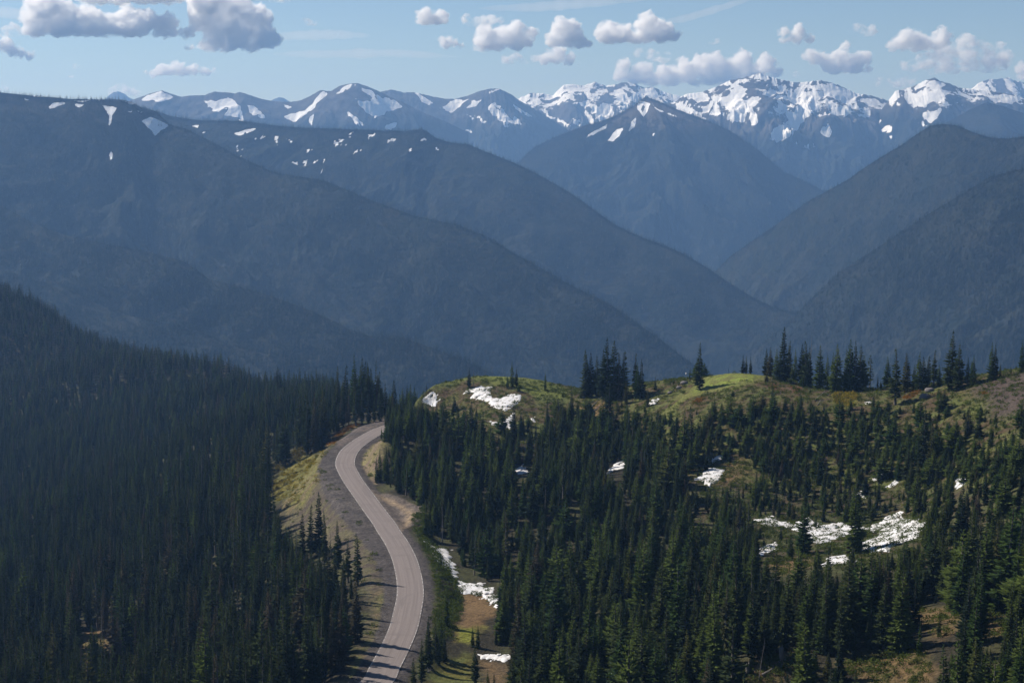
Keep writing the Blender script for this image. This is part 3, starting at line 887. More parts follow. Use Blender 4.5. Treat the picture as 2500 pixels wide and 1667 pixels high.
for x, yt, yb, k, w, lb in [
    (1605, 45, 195, 1, 1.2, 'small dark conifer beside a snag on the round knoll crest'),
    (1912, -8, 190, 2, 0.9, 'largest conifer on top of the round knoll'),
    (1945, 40, 190, 1, 1.0, 'shorter conifer joined to the largest one on the round knoll'),
    (1880, 90, 200, 2, 0.9, 'low conifer left of the largest one on the round knoll'),
    (2150, 70, 215, 2, 0.75, 'lone small conifer on the right shoulder of the round knoll'),
    (1157, 170, 320, 3, 1.3, 'spire at the left foot of the round knoll'),
    (1298, 160, 215, 3, 1.2, 'tiny conifer on the left shoulder of the round knoll'),
    (2275, 208, 262, 2, 1.0, 'tiny conifer on the right slope of the round knoll'),
    (2165, 275, 480, 0, 1.2, 'dark conifer below the right shoulder of the round knoll'),
    (790, 150, 470, 3, 1.3, 'tall ragged conifer behind the far road bend'),
    (700, 190, 480, 0, 1.0, 'conifer with a bare lower trunk behind the far road bend'),
    (740, 240, 470, 5, 1.0, 'conifer between two taller ones behind the far road bend'),
    (835, 205, 460, 3, 1.3, 'narrow conifer right of the ragged one behind the far road bend'),
    (880, 210, 450, 0, 1.0, 'dark conifer in the row behind the far road bend'),
    (925, 250, 440, 1, 0.9, 'lower conifer in the row behind the far road bend'),
    (962, 140, 435, 1, 0.9, 'tallest conifer where the road disappears'),
    (1000, 155, 430, 3, 1.3, 'narrow conifer right of the tallest where the road disappears'),
    (628, 215, 520, 1, 0.9, 'pointed conifer above the orange bank of the road bend'),
    (660, 290, 520, 0, 1.0, 'conifer standing right above the orange bank'),
    (500, 215, 660, 0, 1.1, 'tall dark conifer left of the orange bank'),
    (440, 320, 680, 1, 1.0, 'dark conifer left of the tall one by the orange bank'),
    (550, 330, 640, 0, 1.0, 'conifer at the left tip of the orange bank'),
    (285, 330, 760, 1, 1.05, 'isolated tall spire left of the road bend'),
    (230, 450, 760, 0, 1.0, 'conifer under the isolated tall spire left of the road bend'),
    (530, 930, 1400, 0, 1.15, 'tall conifer on the gravel fill slope left of the road'),
    (470, 1020, 1420, 3, 1.3, 'slim conifer left of the tall one on the fill slope'),
    (412, 1090, 1450, 3, 1.4, 'ragged conifer on the lower fill slope'),
    (565, 1060, 1430, 0, 1.0, 'conifer close to the right of the tall one on the fill slope'),
    (660, 1130, 1500, 1, 1.0, 'broad conifer below the parking strip left of the road'),
    (805, 1230, 1620, 3, 1.4, 'narrow spire nearest the road on the left verge'),
    (735, 1260, 1600, 5, 1.0, 'thin conifer left of the narrow spire by the verge'),
    (320, 1180, 1580, 3, 1.3, 'slim conifer at the bare purple part of the fill slope'),
    (230, 1060, 1560, 1, 1.0, 'dense conifer at the left edge of the fill slope'),
    (1290, 1000, 1260, 2, 0.85, 'green conifer at the tip of the gravel lay-by'),
    (1325, 1020, 1285, 0, 1.0, 'conifer right behind the tip of the gravel lay-by'),
    (940, 680, 880, 2, 0.8, 'short conifer on the tan cut bank right of the road'),
    (965, 620, 870, 2, 0.9, 'conifer at the forest edge above the tan cut bank'),
    (1400, 1380, 1470, 2, 1.0, 'tiny conifer in front of the tapering snow bank'),
    (975, 475, 560, 2, 1.0, 'small conifer at the inside of the far road bend'),
]:
    T(*o4, x, yt, yb, k, w, lb, 'conifers behind the far road bend' if 'behind the far road bend' in lb else None)
o5 = (860, 1380, 5.345)
for x, yt, yb, k, w, lb in [
    (1000, 640, 1330, 0, 1.15, 'tall dark conifer right of the road above the low clearing'),
    (1085, 700, 1250, 1, 1.0, 'conifer with a visible pale trunk in the roadside clump'),
    (1160, 560, 1180, 2, 0.8, 'green topped conifer in the roadside clump'),
    (1230, 230, 800, 2, 0.7, 'bushy conifer on the road bank left of the brown hollow'),
    (1200, 800, 1260, 0, 1.1, 'dark conifer at the right of the roadside clump'),
    (905, 950, 1560, 3, 1.3, 'thin conifer next to the right road edge at the bottom'),
    (800, 1180, 1760, 0, 1.1, 'dark spire at the bottom edge right beside the road'),
    (1130, 880, 1300, 1, 1.0, 'conifer at the front of the roadside clump'),
    (1600, 1000, 1540, 1, 1.0, 'dark conifer left of the crescent of snow'),
    (1570, 770, 1060, 2, 0.8, 'green young conifer at the lime patch of the hollow'),
    (1640, 740, 1080, 2, 0.8, 'second green young conifer at the lime patch'),
    (1770, 1330, 1700, 2, 0.8, 'green conifer at the bottom edge below the crescent of snow'),
    (1850, 1380, 1700, 0, 1.1, 'slim conifer at the bottom edge right of the green one'),
]:
    T(*o5, x, yt, yb, k, w, lb)
o6 = (1200, 1200, 1.809)
for x, yt, yb, k, w, lb in [
    (2110, 30, 470, 1, 1.0, 'very tall dark conifer at the right of the broad snowfield'),
    (1950, 120, 480, 1, 1.2, 'dark conifer at the right end of the broad snowfield'),
    (2000, 170, 480, 0, 1.1, 'dark narrow conifer right of the broad snowfield'),
    (1430, 80, 160, 2, 1.0, 'small green conifer standing in the broad snowfield'),
    (1380, 285, 640, 1, 1.0, 'tall dark conifer below the tan grass and snow tongue'),
    (1420, 300, 660, 0, 1.1, 'dark conifer right of the tall one below the snow tongue'),
    (1570, 260, 700, 1, 1.35, 'wide dark conifer below the right part of the snowfield'),
    (1730, 370, 700, 1, 1.35, 'wide dark conifer above the bottom right clearing'),
    (1150, 380, 740, 1, 1.0, 'tall conifer with a bare bent trunk above the bottom clearing'),
    (1250, 400, 700, 0, 1.1, 'dark conifer right of the bent-trunk tree'),
    (1890, 560, 720, 2, 0.75, 'small conifer standing in the bottom right clearing'),
    (1975, 510, 640, 2, 0.75, 'small conifer at the upper edge of the right clearing'),
    (2120, 460, 750, 2, 0.9, 'conifer with shadow between the two right clearings'),
    (2240, 330, 540, 2, 0.9, 'conifer above the clearing at the right edge'),
    (1420, 690, 830, 7, 0.9, 'bushy young conifer in front of the bottom clearing'),
    (1480, 710, 845, 7, 0.8, 'second bushy young conifer in front of the bottom clearing'),
    (1350, 720, 845, 7, 0.8, 'left bushy young conifer in front of the bottom clearing'),
]:
    T(*o6, x, yt, yb, k, w, lb)
o7 = (1300, 780, 1.96)
T(*o7, 1870, 400, 730, 1, 1.1, 'tallest dark conifer on the middle of the right slope')
T(*o7, 1905, 470, 730, 2, 0.8, 'conifer joined to the right of the tallest one on the slope')
T(*o7, 1840, 520, 740, 2, 0.8, 'green conifer joined to the left of the tallest one on the slope')

TREE_N = 0
PLACED = []
for i, (u, vt, vb, k, w, lb, grp) in enumerate(TR):
    x, y, z, hit = ground(u, vb)
    zt = float(at(u, vt, y)[2])
    h = max(1.5, zt - z)
    rr = random.Random(i)
    if grp and ('skyline' in grp or 'ridge' in grp or 'saddle' in grp): w *= 1.38
    conifer(k, x, y, z - 0.15, h, w * rr.uniform(0.92, 1.08), rr.uniform(0, 6.28), lb, grp)
    PLACED.append((x, y)); TREE_N += 1

for (u, vt, vb, lb, tl) in [
    (1360 + 5, 0, 0, None, 0),
    (1780 + 1297 / 6.533, 780 + 240 / 6.533, 780 + 1060 / 6.533, 'bare grey snag standing in the skyline row', 0),
    (600 + 1636 / 2.94, 880 + 40 / 2.94, 880 + 195 / 2.94, 'thin bare snag on the round knoll crest', 0),
    (600 + 718 / 2.94, 880 + 330 / 2.94, 880 + 475 / 2.94, 'upright pale dead trunk behind the far road bend', 0),
    (600 + 762 / 2.94, 880 + 375 / 2.94, 880 + 470 / 2.94, 'leaning white dead trunk behind the far road bend', 0.12),
    (600 + 368 / 2.94, 880 + 1200 / 2.94, 880 + 1560 / 2.94, 'bare dead pole on the fill slope left of the road', 0),
    (600 + 612 / 2.94, 880 + 1190 / 2.94, 880 + 1440 / 2.94, 'thin dead stem below the parking strip', 0.03),
    (860 + 1090 / 5.345, 1380 + 820 / 5.345, 1380 + 1260 / 5.345, 'pale dead stem in the roadside clump', 0),
    (1200 + 1180 / 1.809, 1200 + 640 / 1.809, 1200 + 835 / 1.809, 'dark leaning dead stem in the bottom clearing', -0.12),
    (1200 + 1008 / 1.809, 1200 + 250 / 1.809, 1200 + 400 / 1.809, 'grey dead stem deep in the lower forest', 0),
    (420, 1290, 1390, 'pale dead stem in the middle of the left forest', 0),
    (560, 1180, 1262, 'bleached dead stem in the upper left forest', 0),
    (700, 1000, 1056, 'thin dead stem among the conifers left of the orange bank', 0),
    (250, 1450, 1560, 'grey dead stem in the lower left forest', 0),
    (1080, 1215, 1330, 'thin dead stem beside the tapering snow bank', 0),
    (1330, 1180, 1260, 'grey dead stem in the middle of the right forest', 0.04),
]:
    if lb is None: continue
    x, y, z, hit = ground(u, vb)
    h = max(2.0, float(at(u, vt, y)[2]) - z)
    snag(x, y, z - 0.1, h, lb, random.random() * 6, (0, tl))

# ---- fallen logs, stumps, boulders
def fallen_log(ua, va, ub, vb, r, label):
    a = ground(ua, va); b = ground(ub, vb)
    A = Vector(a[:3]) + Vector((0, 0, r * 0.8)); B = Vector(b[:3]) + Vector((0, 0, r * 0.8 + 0.3))
    d = B - A; L = max(d.length, 1.0)
    rr = random.Random(int(ua)); k = 7; n = 9; V = []; F = []
    for i in range(n):
        t = i / (n - 1); rad = r * (1 - 0.65 * t) * rr.uniform(0.9, 1.1)
        for j in range(k):
            q = 6.2832 * j / k; V.append((rad * math.cos(q) + 0.1 * r * math.sin(t * 7), rad * math.sin(q), t * L))
    for i in range(n - 1):
        for j in range(k):
            F.append((i * k + j, i * k + (j + 1) % k, (i + 1) * k + (j + 1) % k, (i + 1) * k + j))
    for t in (0.35, 0.5, 0.62, 0.75):
        q = rr.uniform(0, 3.14); i0 = len(V); s = rr.uniform(0.5, 1.3)
        V += [(0.05, 0, t * L), (-0.05, 0, t * L), (0, 0, t * L + 0.1), (s * math.cos(q), s * math.sin(q), t * L + s * 0.7)]
        F += [(i0, i0 + 1, i0 + 3, i0 + 3), (i0 + 1, i0 + 2, i0 + 3, i0 + 3)]
    me = bpy.data.meshes.new('fallen_log')
    me.from_pydata(V, [], [f if f[2] != f[3] else f[:3] for f in F]); me.materials.append(M_DEAD)
    o = bpy.data.objects.new('fallen_log', me); o.location = A
    o.rotation_mode = 'QUATERNION'; o.rotation_quaternion = d.to_track_quat('Z', 'Y')
    put(o, label, 'fallen log', 'bleached fallen logs')


for (xa, ya, xb, yb, r, lb) in [
    (1360 + 400 / 4.704, 780 + 1010 / 4.704, 1360 + 545 / 4.704, 780 + 875 / 4.704, 0.28, 'long bleached log slanting below the saddle clump'),
    (1360 + 420 / 4.704, 780 + 1060 / 4.704, 1360 + 530 / 4.704, 780 + 965 / 4.704, 0.2, 'shorter bleached log under the long one below the saddle clump'),
    (1360 + 250 / 4.704, 780 + 905 / 4.704, 1360 + 510 / 4.704, 780 + 858 / 4.704, 0.2, 'grey log lying level at the foot of the saddle clump'),
    (1780 + 1370 / 6.533, 780 + 1300 / 6.533, 1780 + 1530 / 6.533, 780 + 1160 / 6.533, 0.22, 'bleached log on the heath below the skyline row'),
    (1780 + 1410 / 6.533, 780 + 1370 / 6.533, 1780 + 1470 / 6.533, 780 + 1290 / 6.533, 0.15, 'small pale log below the one on the heath'),
    (1300 + 1300 / 1.96, 780 + 585 / 1.96, 1300 + 1335 / 1.96, 780 + 548 / 1.96, 0.2, 'pale log among bushy conifers on the right slope'),
    (1300 + 1060 / 1.96, 780 + 670 / 1.96, 1300 + 1115 / 1.96, 780 + 620 / 1.96, 0.2, 'grey log above the tan opening on the right slope'),
    (1200 + 935 / 1.809, 1200 + 345 / 1.809, 1200 + 985 / 1.809, 1200 + 312 / 1.809, 0.18, 'curved pale log in the dark lower forest'),
    (1200 + 1195 / 1.809, 1200 + 815 / 1.809, 1200 + 1260 / 1.809, 1200 + 780 / 1.809, 0.25, 'dark broken log in the bottom clearing'),
    (860 + 980 / 5.345, 1380 + 1395 / 5.345, 860 + 1050 / 5.345, 1380 + 1375 / 5.345, 0.12, 'thin white stick lying in the low clearing by the road'),
    (165, 1145, 200, 1120, 0.3, 'pale log in the small gap of the far left forest'),
    (175, 1165, 225, 1172, 0.3, 'bleached log lying level in the far left forest gap'),
    (235, 1160, 215, 1185, 0.25, 'short pale log at the right of the far left forest gap'),
]:
    fallen_log(xa, ya, xb, yb, r, lb)


def stump(u, v, r, h, label):
    x, y, z, _ = ground(u, v); rr = random.Random(int(u)); k = 10; V = []; F = []
    for i, (t, s) in enumerate([(-0.3, 1.5), (0.0, 1.25), (0.25, 1.0), (0.6, 0.9), (0.9, 0.85)]):
        for j in range(k):
            a = 6.2832 * j / k; jj = rr.uniform(0.85, 1.15)
            V.append((r * s * jj * math.cos(a), r * s * jj * math.sin(a), t * h + (rr.uniform(0, 0.5) * h if i == 4 else 0)))
    for i in range(4):
        for j in range(k):
            F.append((i * k + j, i * k + (j + 1) % k, (i + 1) * k + (j + 1) % k, (i + 1) * k + j))
    F.append(tuple(range(4 * k, 5 * k)))
    me = bpy.data.meshes.new('tree_stump'); me.from_pydata(V, [], F); me.materials.append(M_DEAD)
    o = bpy.data.objects.new('tree_stump', me); o.location = (x, y, z); put(o, label, 'tree stump')


stump(1200 + 1280 / 1.809, 1200 + 755 / 1.809, 0.45, 2.6, 'tall broken grey stump at the top of the bottom clearing')
stump(1200 + 1130 / 1.809, 1200 + 800 / 1.809, 0.35, 1.5, 'short weathered stump at the left of the bottom clearing')
stump(1200 + 670 / 1.809, 1200 + 520 / 1.809, 0.6, 1.6, 'grey stump in a gap of the lower forest')


def boulder(u, v, r, label):
    x, y, z, _ = ground(u, v); rr = np.random.default_rng(int(u))
    V = []; F = []; nr, nc = 9, 12
    for i in range(nr):
        th = math.pi * i / (nr - 1)
        for j in range(nc):
            ph = 6.2832 * j / nc; V.append((math.sin(th) * math.cos(ph), math.sin(th) * math.sin(ph), math.cos(th)))
    V = np.array(V); o = rr.uniform(0, 50)
    k = 1 + 0.35 * fbm(V[:, 0] * 1.3 + o, V[:, 1] * 1.3 + V[:, 2] * 1.7, 3, 8)
    V = V * k[:, None] * r * np.array([1.2, 1.0, 0.7])
    for i in range(nr - 1):
        for j in range(nc):
            F.append((i * nc + j, (i + 1) * nc + j, (i + 1) * nc + (j + 1) % nc, i * nc + (j + 1) % nc))
    ob = bpy.data.objects.new('boulder', mesh_np('boulder', V, F, M_ROCK)); ob.location = (x, y, z + r * 0.2)
    put(ob, label, 'boulder')


boulder(2120 + 850 / 6.189, 780 + 1190 / 6.189, 1.5, 'dark boulder on the meadow below the right ridge group')
boulder(2120 + 930 / 6.189, 780 + 1090 / 6.189, 1.3, 'greyer boulder up slope of the dark one below the right ridge group')
boulder(1360 + 1460 / 4.704, 780 + 740 / 4.704, 1.2, 'rock heap left of the lone tall conifer')
boulder(1360 + 1400 / 4.704, 780 + 790 / 4.704, 0.9, 'pale rock on the stony slope left of the lone tall conifer')
boulder(1360 + 1300 / 4.704, 780 + 850 / 4.704, 0.8, 'lower pale rock on the stony slope of the saddle')
boulder(1200 + 690 / 1.809, 1200 + 500 / 1.809, 1.3, 'grey boulder in a gap of the lower forest')

# ---- small white marker on a post beside the lone tall conifer
x, y, z, _ = ground(1675, 927)
e = bpy.data.objects.new('marker_post', None); e.location = (x, y, z)
put(e, 'small white-topped marker post on the skyline left of the lone tall conifer', 'marker post')
V, F = tube_verts([(0, 0, -0.2), (0, 0, 1.0), (0, 0, 1.9)], [0.07, 0.06, 0.05], 8)
put(bpy.data.objects.new('post', mesh_np('post', V, F, M_METAL)), parent=e)
hv, hf = tube_verts([(0, 0, 1.8), (0, 0, 1.9), (0, 0, 2.15), (0, 0, 2.4), (0, 0, 2.5)], [0.05, 0.22, 0.3, 0.22, 0.03], 10)
put(bpy.data.objects.new('head', mesh_np('head', hv, hf, M_WHITE)), parent=e)
print('singles', TREE_N, time.time() - T0)

# ---- forest scatter
cand = []
def jitter_grid(x0, x1, y0, y1, s):
    gx = np.arange(x0, x1, s); gy = np.arange(y0, y1, s)
    X, Y = np.meshgrid(gx, gy)
    return (X + rng.uniform(-0.48, 0.48, X.shape) * s).ravel(), (Y + rng.uniform(-0.48, 0.48, X.shape) * s).ravel()


parts = [jitter_grid(-430, 400, 225, 720, 2.9), jitter_grid(-640, 90, 720, 1150, 4.2), jitter_grid(-1050, 120, 1150, 1950, 5.2)]
x = np.concatenate([p[0] for p in parts]); y = np.concatenate([p[1] for p in parts])
z = hgt(x, y)
u, v = project(x, y, z)
ok = (u > -750) & (u < 3250) & (v < 2100) & (v > 500)
x, y, z, u, v = x[ok], y[ok], z[ok], u[ok], v[ok]
le = np.array(L_EDGE); re_ = np.array(R_EDGE); up = np.array(UPPER)
ul = np.interp(v, le[:, 1], le[:, 0]); ur = np.interp(v, re_[:, 1], re_[:, 0])
vup = np.interp(u, up[:, 0], up[:, 1])
rd = road_dist(x, y)
isL = ((u < ul) & ((rd < -7) | (rd > 900))) | (y > 720)
isL &= ~((y > 590) & (y < 720) & (u > 935))
isR = (u > ur) & (y < 700) & ~isL
clump = fbm(x / 22, y / 22, 3, 64)
rnd = rng.random(len(x))
upper = isR & (v < vup)
K1 = np.array([(940, 990), (1200, 1040), (1330, 1010), (1450, 1000), (1560, 1012), (1680, 1035), (1780, 1012), (1900, 1000), (2100, 1000), (2250, 1040), (2350, 1090), (2500, 1130)])
krum = sstep(-30, 40, v - np.interp(u, K1[:, 0], K1[:, 1]))                       # 0 up on the heath, 1 at the closed forest
dens = np.zeros(len(x))
dens[isL] = np.where(y[isL] > 1150, 0.97, np.where(y[isL] > 720, 0.82, 0.52))
lo = isR & ~upper
dens[lo] = 0.72
dens[upper] = (0.045 + 0.84 * krum * sstep(-0.62, -0.1, clump + 0.3 * (rng.random(len(x)) - 0.5)))[upper]
right_open = isR & (u > 1750) & (v > 1000) & (v < 1330)
dens = np.where(right_open, np.maximum(dens, 0.8) * sstep(-0.85, -0.35, clump), dens)
shr = isL & (v > 1100) & (v < 1260) & (u > 640) & (u < 790)
dens = np.where(shr, 0.10, dens)
for q in P_BR + [P_HOLLOW, P_LOWG, P_LOWB, P_SADDLE, P_LIME, P_KTOP, P_GREEN, P_SCREE] + SNOWPX:
    dens = np.where(inpoly(u, v, q), dens * 0.03, dens)
dens = np.where(inpoly(u, v, P_KNOLL), dens * 0.5, dens)
keep = rnd < dens
for (px_, py_) in PLACED:
    keep &= ((x - px_) ** 2 + (y - py_) ** 2) > 2.2
x, y, z, u, v = (q[keep] for q in (x, y, z, u, v)); isL = isL[keep]; upper = upper[keep]; krum = krum[keep]; clump = clump[keep]
N = len(x)
r1 = rng.random(N); r2 = rng.normal(0, 1, N)
hL = np.clip(14.0 + 4.4 * r2 + 3.5 * clump, 5, 25); hL = np.where((u > 760) & (v > 1380), np.clip(hL, 12, 21), hL); hL = np.where(y > 720, np.clip(12.5 + 2.6 * r2, 6, 19), hL)
hL = np.where(r1 < 0.18, hL * 0.5, hL)
hR = np.clip(8.6 + 3.4 * r2 + 3.8 * clump, 2.5, 18) * (1 + 0.35 * sstep(1350, 1620, v)); hR = np.where(r1 < 0.25, hR * 0.55, hR)
hU = np.clip(1.9 + 2.7 * krum + 1.1 * r2 + np.where(r1 > 0.90, 4.2, 0), 1.0, 9.0)
ro = (~isL) & (~upper) & (u > 1700) & (v < 1330)
hR = np.where(ro, hR * 0.62, hR)
h = np.where(isL, hL, np.where(upper, hU, hR))
h = np.where((~isL) & (u < 1010) & (v > 1100) & (v < 1260), np.minimum(h, 11), h)
# leave the openings, snow and the road clear of crowns standing in front of them
ut, vt = project(x, y, z + h)
bad = np.zeros(N)
for q in KEEP:
    xs = [p[0] for p in q]; ys = [p[1] for p in q]
    i = np.where((u > min(xs) - 12) & (u < max(xs) + 12) & (vt < max(ys)) & (v > min(ys)))[0]
    if not len(i): continue
    for fr in (0.12, 0.3, 0.5, 0.7, 0.88):
        for du in (-0.035, 0.035):
            bad[i] += inpoly(u[i] + du * (v[i] - vt[i]) * 2, v[i] + (vt[i] - v[i]) * fr, q)
rc = ROAD[(ROAD[:, 1] > 300) & (ROAD[:, 1] < 640)]
for sd in (-1, 1):
    pass
ruv = []
for o_ in (-4.2, 4.2):
    Q = ROAD + NOR_R * o_; uu, vv = project(Q[:, 0], Q[:, 1], np.full(len(Q), ZR)); k = (Q[:, 1] < 596) & (Q[:, 1] > 285); ruv.append((uu[k], vv[k]))
RP = list(zip(ruv[0][0], ruv[0][1])) + list(zip(ruv[1][0][::-1], ruv[1][1][::-1]))
RP = RP[::3]
for fr in (0.05, 0.2, 0.4, 0.6, 0.8, 0.97):
    for du in (-0.05, 0.05):
        bad += 3 * inpoly(u + du * (v - vt), v + (vt - v) * fr, RP)
keepm = rng.random(N) > np.clip(bad * 0.5, 0, 0.98)
vis = (z + h) / y > hor(x, y * 0.99) - 0.0005
k = keepm & vis
x, y, z, u, v, h, vt = (q[k] for q in (x, y, z, u, v, h, vt)); isL = isL[k]; upper = upper[k]; r1 = r1[k]
N = len(x)
kind = rng.choice([0, 1, 2, 3, 4, 5, 6], N, p=[0.24, 0.24, 0.10, 0.14, 0.05, 0.14, 0.09])
kR = rng.choice([0, 1, 2, 4, 5, 6, 7], N, p=[0.24, 0.18, 0.38, 0.08, 0.05, 0.02, 0.05])
kind = np.where(isL, kind, kR)
kind = np.where(upper, rng.choice([2, 4, 7], N, p=[0.35, 0.3, 0.35]), kind)
kind = np.where((y > 1150) & (rng.random(N) < 0.5), 8, kind)
wid = rng.uniform(0.85, 1.3, N) * np.where(isL, 1.0, 1.18); wid = np.where(y > 900, wid * 1.2, wid); wid = np.where(y > 1150, wid * 1.2, wid); wid = np.where(upper, wid * 1.15, wid)
rot = rng.uniform(0, 6.28, N)
print('scatter', N, time.time() - T0)

# the trees that show largest become things of their own
NMAX = 300
ph = np.clip(np.minimum(v, 1667) - np.clip(vt, 0, 1667), 0, None)
inside = (u > 4) & (u < 2496) & (vt < 1640)
score = np.where(inside, ph, 0)
order = np.argsort(-score)[:max(0, NMAX - TREE_N)]
single = np.zeros(N, bool); single[order] = True


def zone(uu, vv, hh, kk):
    size = 'tall' if hh > 15 else ('young' if hh < 7 else 'mid-height')
    look = {0: 'narrow dark conifer', 1: 'dark conifer', 2: 'full green conifer', 3: 'slim ragged conifer', 4: 'broad green conifer', 5: 'gappy conifer', 6: 'sparse dying conifer', 7: 'bushy conifer', 8: 'conifer'}[int(kk)]
    if uu < 940:
        col = 'near the left edge' if uu < 220 else ('left of the middle of the left forest' if uu < 450 else ('right of the middle of the left forest' if uu < 660 else 'beside the lower road on the left'))
        row = 'along the bottom edge' if vv > 1560 else ('in the lower part' if vv > 1420 else 'in the middle part')
        grp = 'conifers of the dense left forest'
    else:
        col = 'beside the roadside clearings' if uu < 1300 else ('below the middle forest' if uu < 1600 else ('left of the bottom right clearing' if uu < 1900 else ('around the bottom right clearing' if uu < 2250 else 'near the right edge')))
        row = 'along the bottom edge' if vv > 1560 else ('in the lower forest' if vv > 1420 else 'in the middle of the slope')
        grp = 'conifers of the right hand slope'
    return '%s %s %s, %s' % (size, look, row, col), grp


for i in order:
    lb, grp = zone(u[i], v[i], h[i], kind[i])
    conifer(int(kind[i]), float(x[i]), float(y[i]), float(z[i]) - 0.2, float(h[i]), float(wid[i]), float(rot[i]), lb, grp, (0.03 * math.sin(i), 0.03 * math.cos(i * 2)))
j = np.where(isL & ~single & (y < 900) & (u > 60) & (u < 760) & (v > 1050))[0]
for i in rng.choice(j, 26, replace=False):
    snag(float(x[i]) + 1.3, float(y[i]) - 1.0, float(z[i]) - 0.2, float(h[i]) * 1.02, 'bare dead tree scattered among the conifers of the left forest', float(rot[i]), (0.04 * math.sin(i), 0.04 * math.cos(i)), 'dead trees of the left forest')
# every kind needs one real tree to copy from
for kk in range(len(KIND)):
    if kk not in FIRST:
        j = np.where(~single & (kind == kk) & (u > 100) & (u < 2400))[0]
        j = j[np.argmax(ph[j])]
        single[j] = True
        conifer(kk, float(x[j]), float(y[j]), float(z[j]) - 0.2, float(h[j]), float(wid[j]), float(rot[j]), 'small dim conifer high on the hazy far left spur', 'conifers of the dense left forest')


def stuff_forest(name, P, H, WD, RT, KD, kinds, label, trunks=True):
    """one object: trees copied over points"""
    me = bpy.data.meshes.new(name)
    me.vertices.add(len(P)); me.vertices.foreach_set('co', np.asarray(P, np.float32).ravel())
    a = me.attributes.new('tree_scale', 'FLOAT_VECTOR', 'POINT'); a.data.foreach_set('vector', np.stack([H * WD, H * WD, H], 1).astype(np.float32).ravel())
    a = me.attributes.new('tree_turn', 'FLOAT_VECTOR', 'POINT'); a.data.foreach_set('vector', np.stack([0.03 * np.sin(RT * 37), 0.03 * np.cos(RT * 53), RT], 1).astype(np.float32).ravel())
    mp = {k: i for i, k in enumerate(kinds)}
    a = me.attributes.new('tree_kind', 'INT', 'POINT'); a.data.foreach_set('value', np.array([mp[int(k)] for k in KD], np.int32))
    ng = bpy.data.node_groups.new(name, 'GeometryNodeTree')
    ng.interface.new_socket('Geometry', in_out='INPUT', socket_type='NodeSocketGeometry')
    ng.interface.new_socket('Geometry', in_out='OUTPUT', socket_type='NodeSocketGeometry')
    N_ = ng.nodes.new; Lk = ng.links.new
    gi = N_('NodeGroupInput'); go = N_('NodeGroupOutput')
    iop = N_('GeometryNodeInstanceOnPoints')
    Lk(gi.outputs[0], iop.inputs['Points'])
    jn = N_('GeometryNodeJoinGeometry')
    for kk in list(kinds)[::-1]:
        js = N_('GeometryNodeJoinGeometry')
        for ob in (FIRST[kk] if trunks else FIRST[kk][:1]):
            oi = N_('GeometryNodeObjectInfo'); oi.inputs['Object'].default_value = ob; oi.transform_space = 'ORIGINAL'
            Lk(oi.outputs['Geometry'], js.inputs[0])
        gt = N_('GeometryNodeGeometryToInstance'); Lk(js.outputs[0], gt.inputs[0]); Lk(gt.outputs[0], jn.inputs[0])
    Lk(jn.outputs[0], iop.inputs['Instance'])
    iop.inputs['Pick Instance'].default_value = True

    def na(nm, dt):
        q = N_('GeometryNodeInputNamedAttribute'); q.data_type = dt; q.inputs['Name'].default_value = nm
        return q.outputs['Attribute']
    Lk(na('tree_kind', 'INT'), iop.inputs['Instance Index'])
    er = N_('FunctionNodeEulerToRotation'); Lk(na('tree_turn', 'FLOAT_VECTOR'), er.inputs[0]); Lk(er.outputs[0], iop.inputs['Rotation'])
    Lk(na('tree_scale', 'FLOAT_VECTOR'), iop.inputs['Scale'])
    Lk(iop.outputs[0], go.inputs[0])
    o = bpy.data.objects.new(name, me)
    md = o.modifiers.new('trees', 'NODES'); md.node_group = ng
    put(o, label, 'forest', None, 'stuff')
    return o


s = ~single
P = np.stack([x, y, z - 0.2], 1)[s]
stuff_forest('forest', P, h[s], wid[s], rot[s], kind[s], list(range(9)), 'dense dark conifer forest covering both sides of the road')
print('forest', s.sum(), time.time() - T0)
# ------------------------------------------------------------------ undergrowth: low leafy clumps on the open slopes and banks
def leaf_clump(seed, n=60, mat=None):
    r = random.Random(seed); V = []; F = []
    for i in range(n):
        a = r.random() * 6.28; q = math.sqrt(r.random()); zz = r.random() * (1 - 0.55 * q * q)
        c = Vector((q * math.cos(a), q * math.sin(a), zz * 0.8))
        d = Vector((r.gauss(0, 1), r.gauss(0, 1), r.gauss(0.5, 0.7))).normalized(); e = d.orthogonal().normalized()
        s = r.uniform(0.12, 0.28); i0 = len(V)
        V += [tuple(c - e * s * 0.6), tuple(c + e * s * 0.6), tuple(c + d * s * 1.3)]; F.append((i0, i0 + 1, i0 + 2))
    return mesh_np('leaf_clump', V, F, mat, smooth=False)


def scatter_stuff(name, protos, P, S, label, cat):
    """one object made of many small clumps (plain mesh, no two alike in turn and size)"""
    Vs = []; Fs = []; off = 0; rr = np.random.default_rng(3)
    for me, idx in protos:
        nv = len(me.vertices); co = np.empty(nv * 3, np.float32); me.vertices.foreach_get('co', co); co = co.reshape(-1, 3)
        fi = np.empty(len(me.loops), np.int32); me.loops.foreach_get('vertex_index', fi); fi = fi.reshape(-1, 3)
        for i in idx:
            a = rr.uniform(0, 6.28); c, s_ = math.cos(a), math.sin(a)
            q = co * S[i] * rr.uniform(0.8, 1.2, (1, 3))
            Vs.append(np.stack([q[:, 0] * c - q[:, 1] * s_, q[:, 0] * s_ + q[:, 1] * c, q[:, 2]], 1) + P[i]); Fs.append(fi + off); off += nv
    me = mesh_np(name, np.concatenate(Vs), np.concatenate(Fs), protos[0][0].materials[0], smooth=False)
    put(bpy.data.objects.new(name, me), label, cat, None, 'stuff')


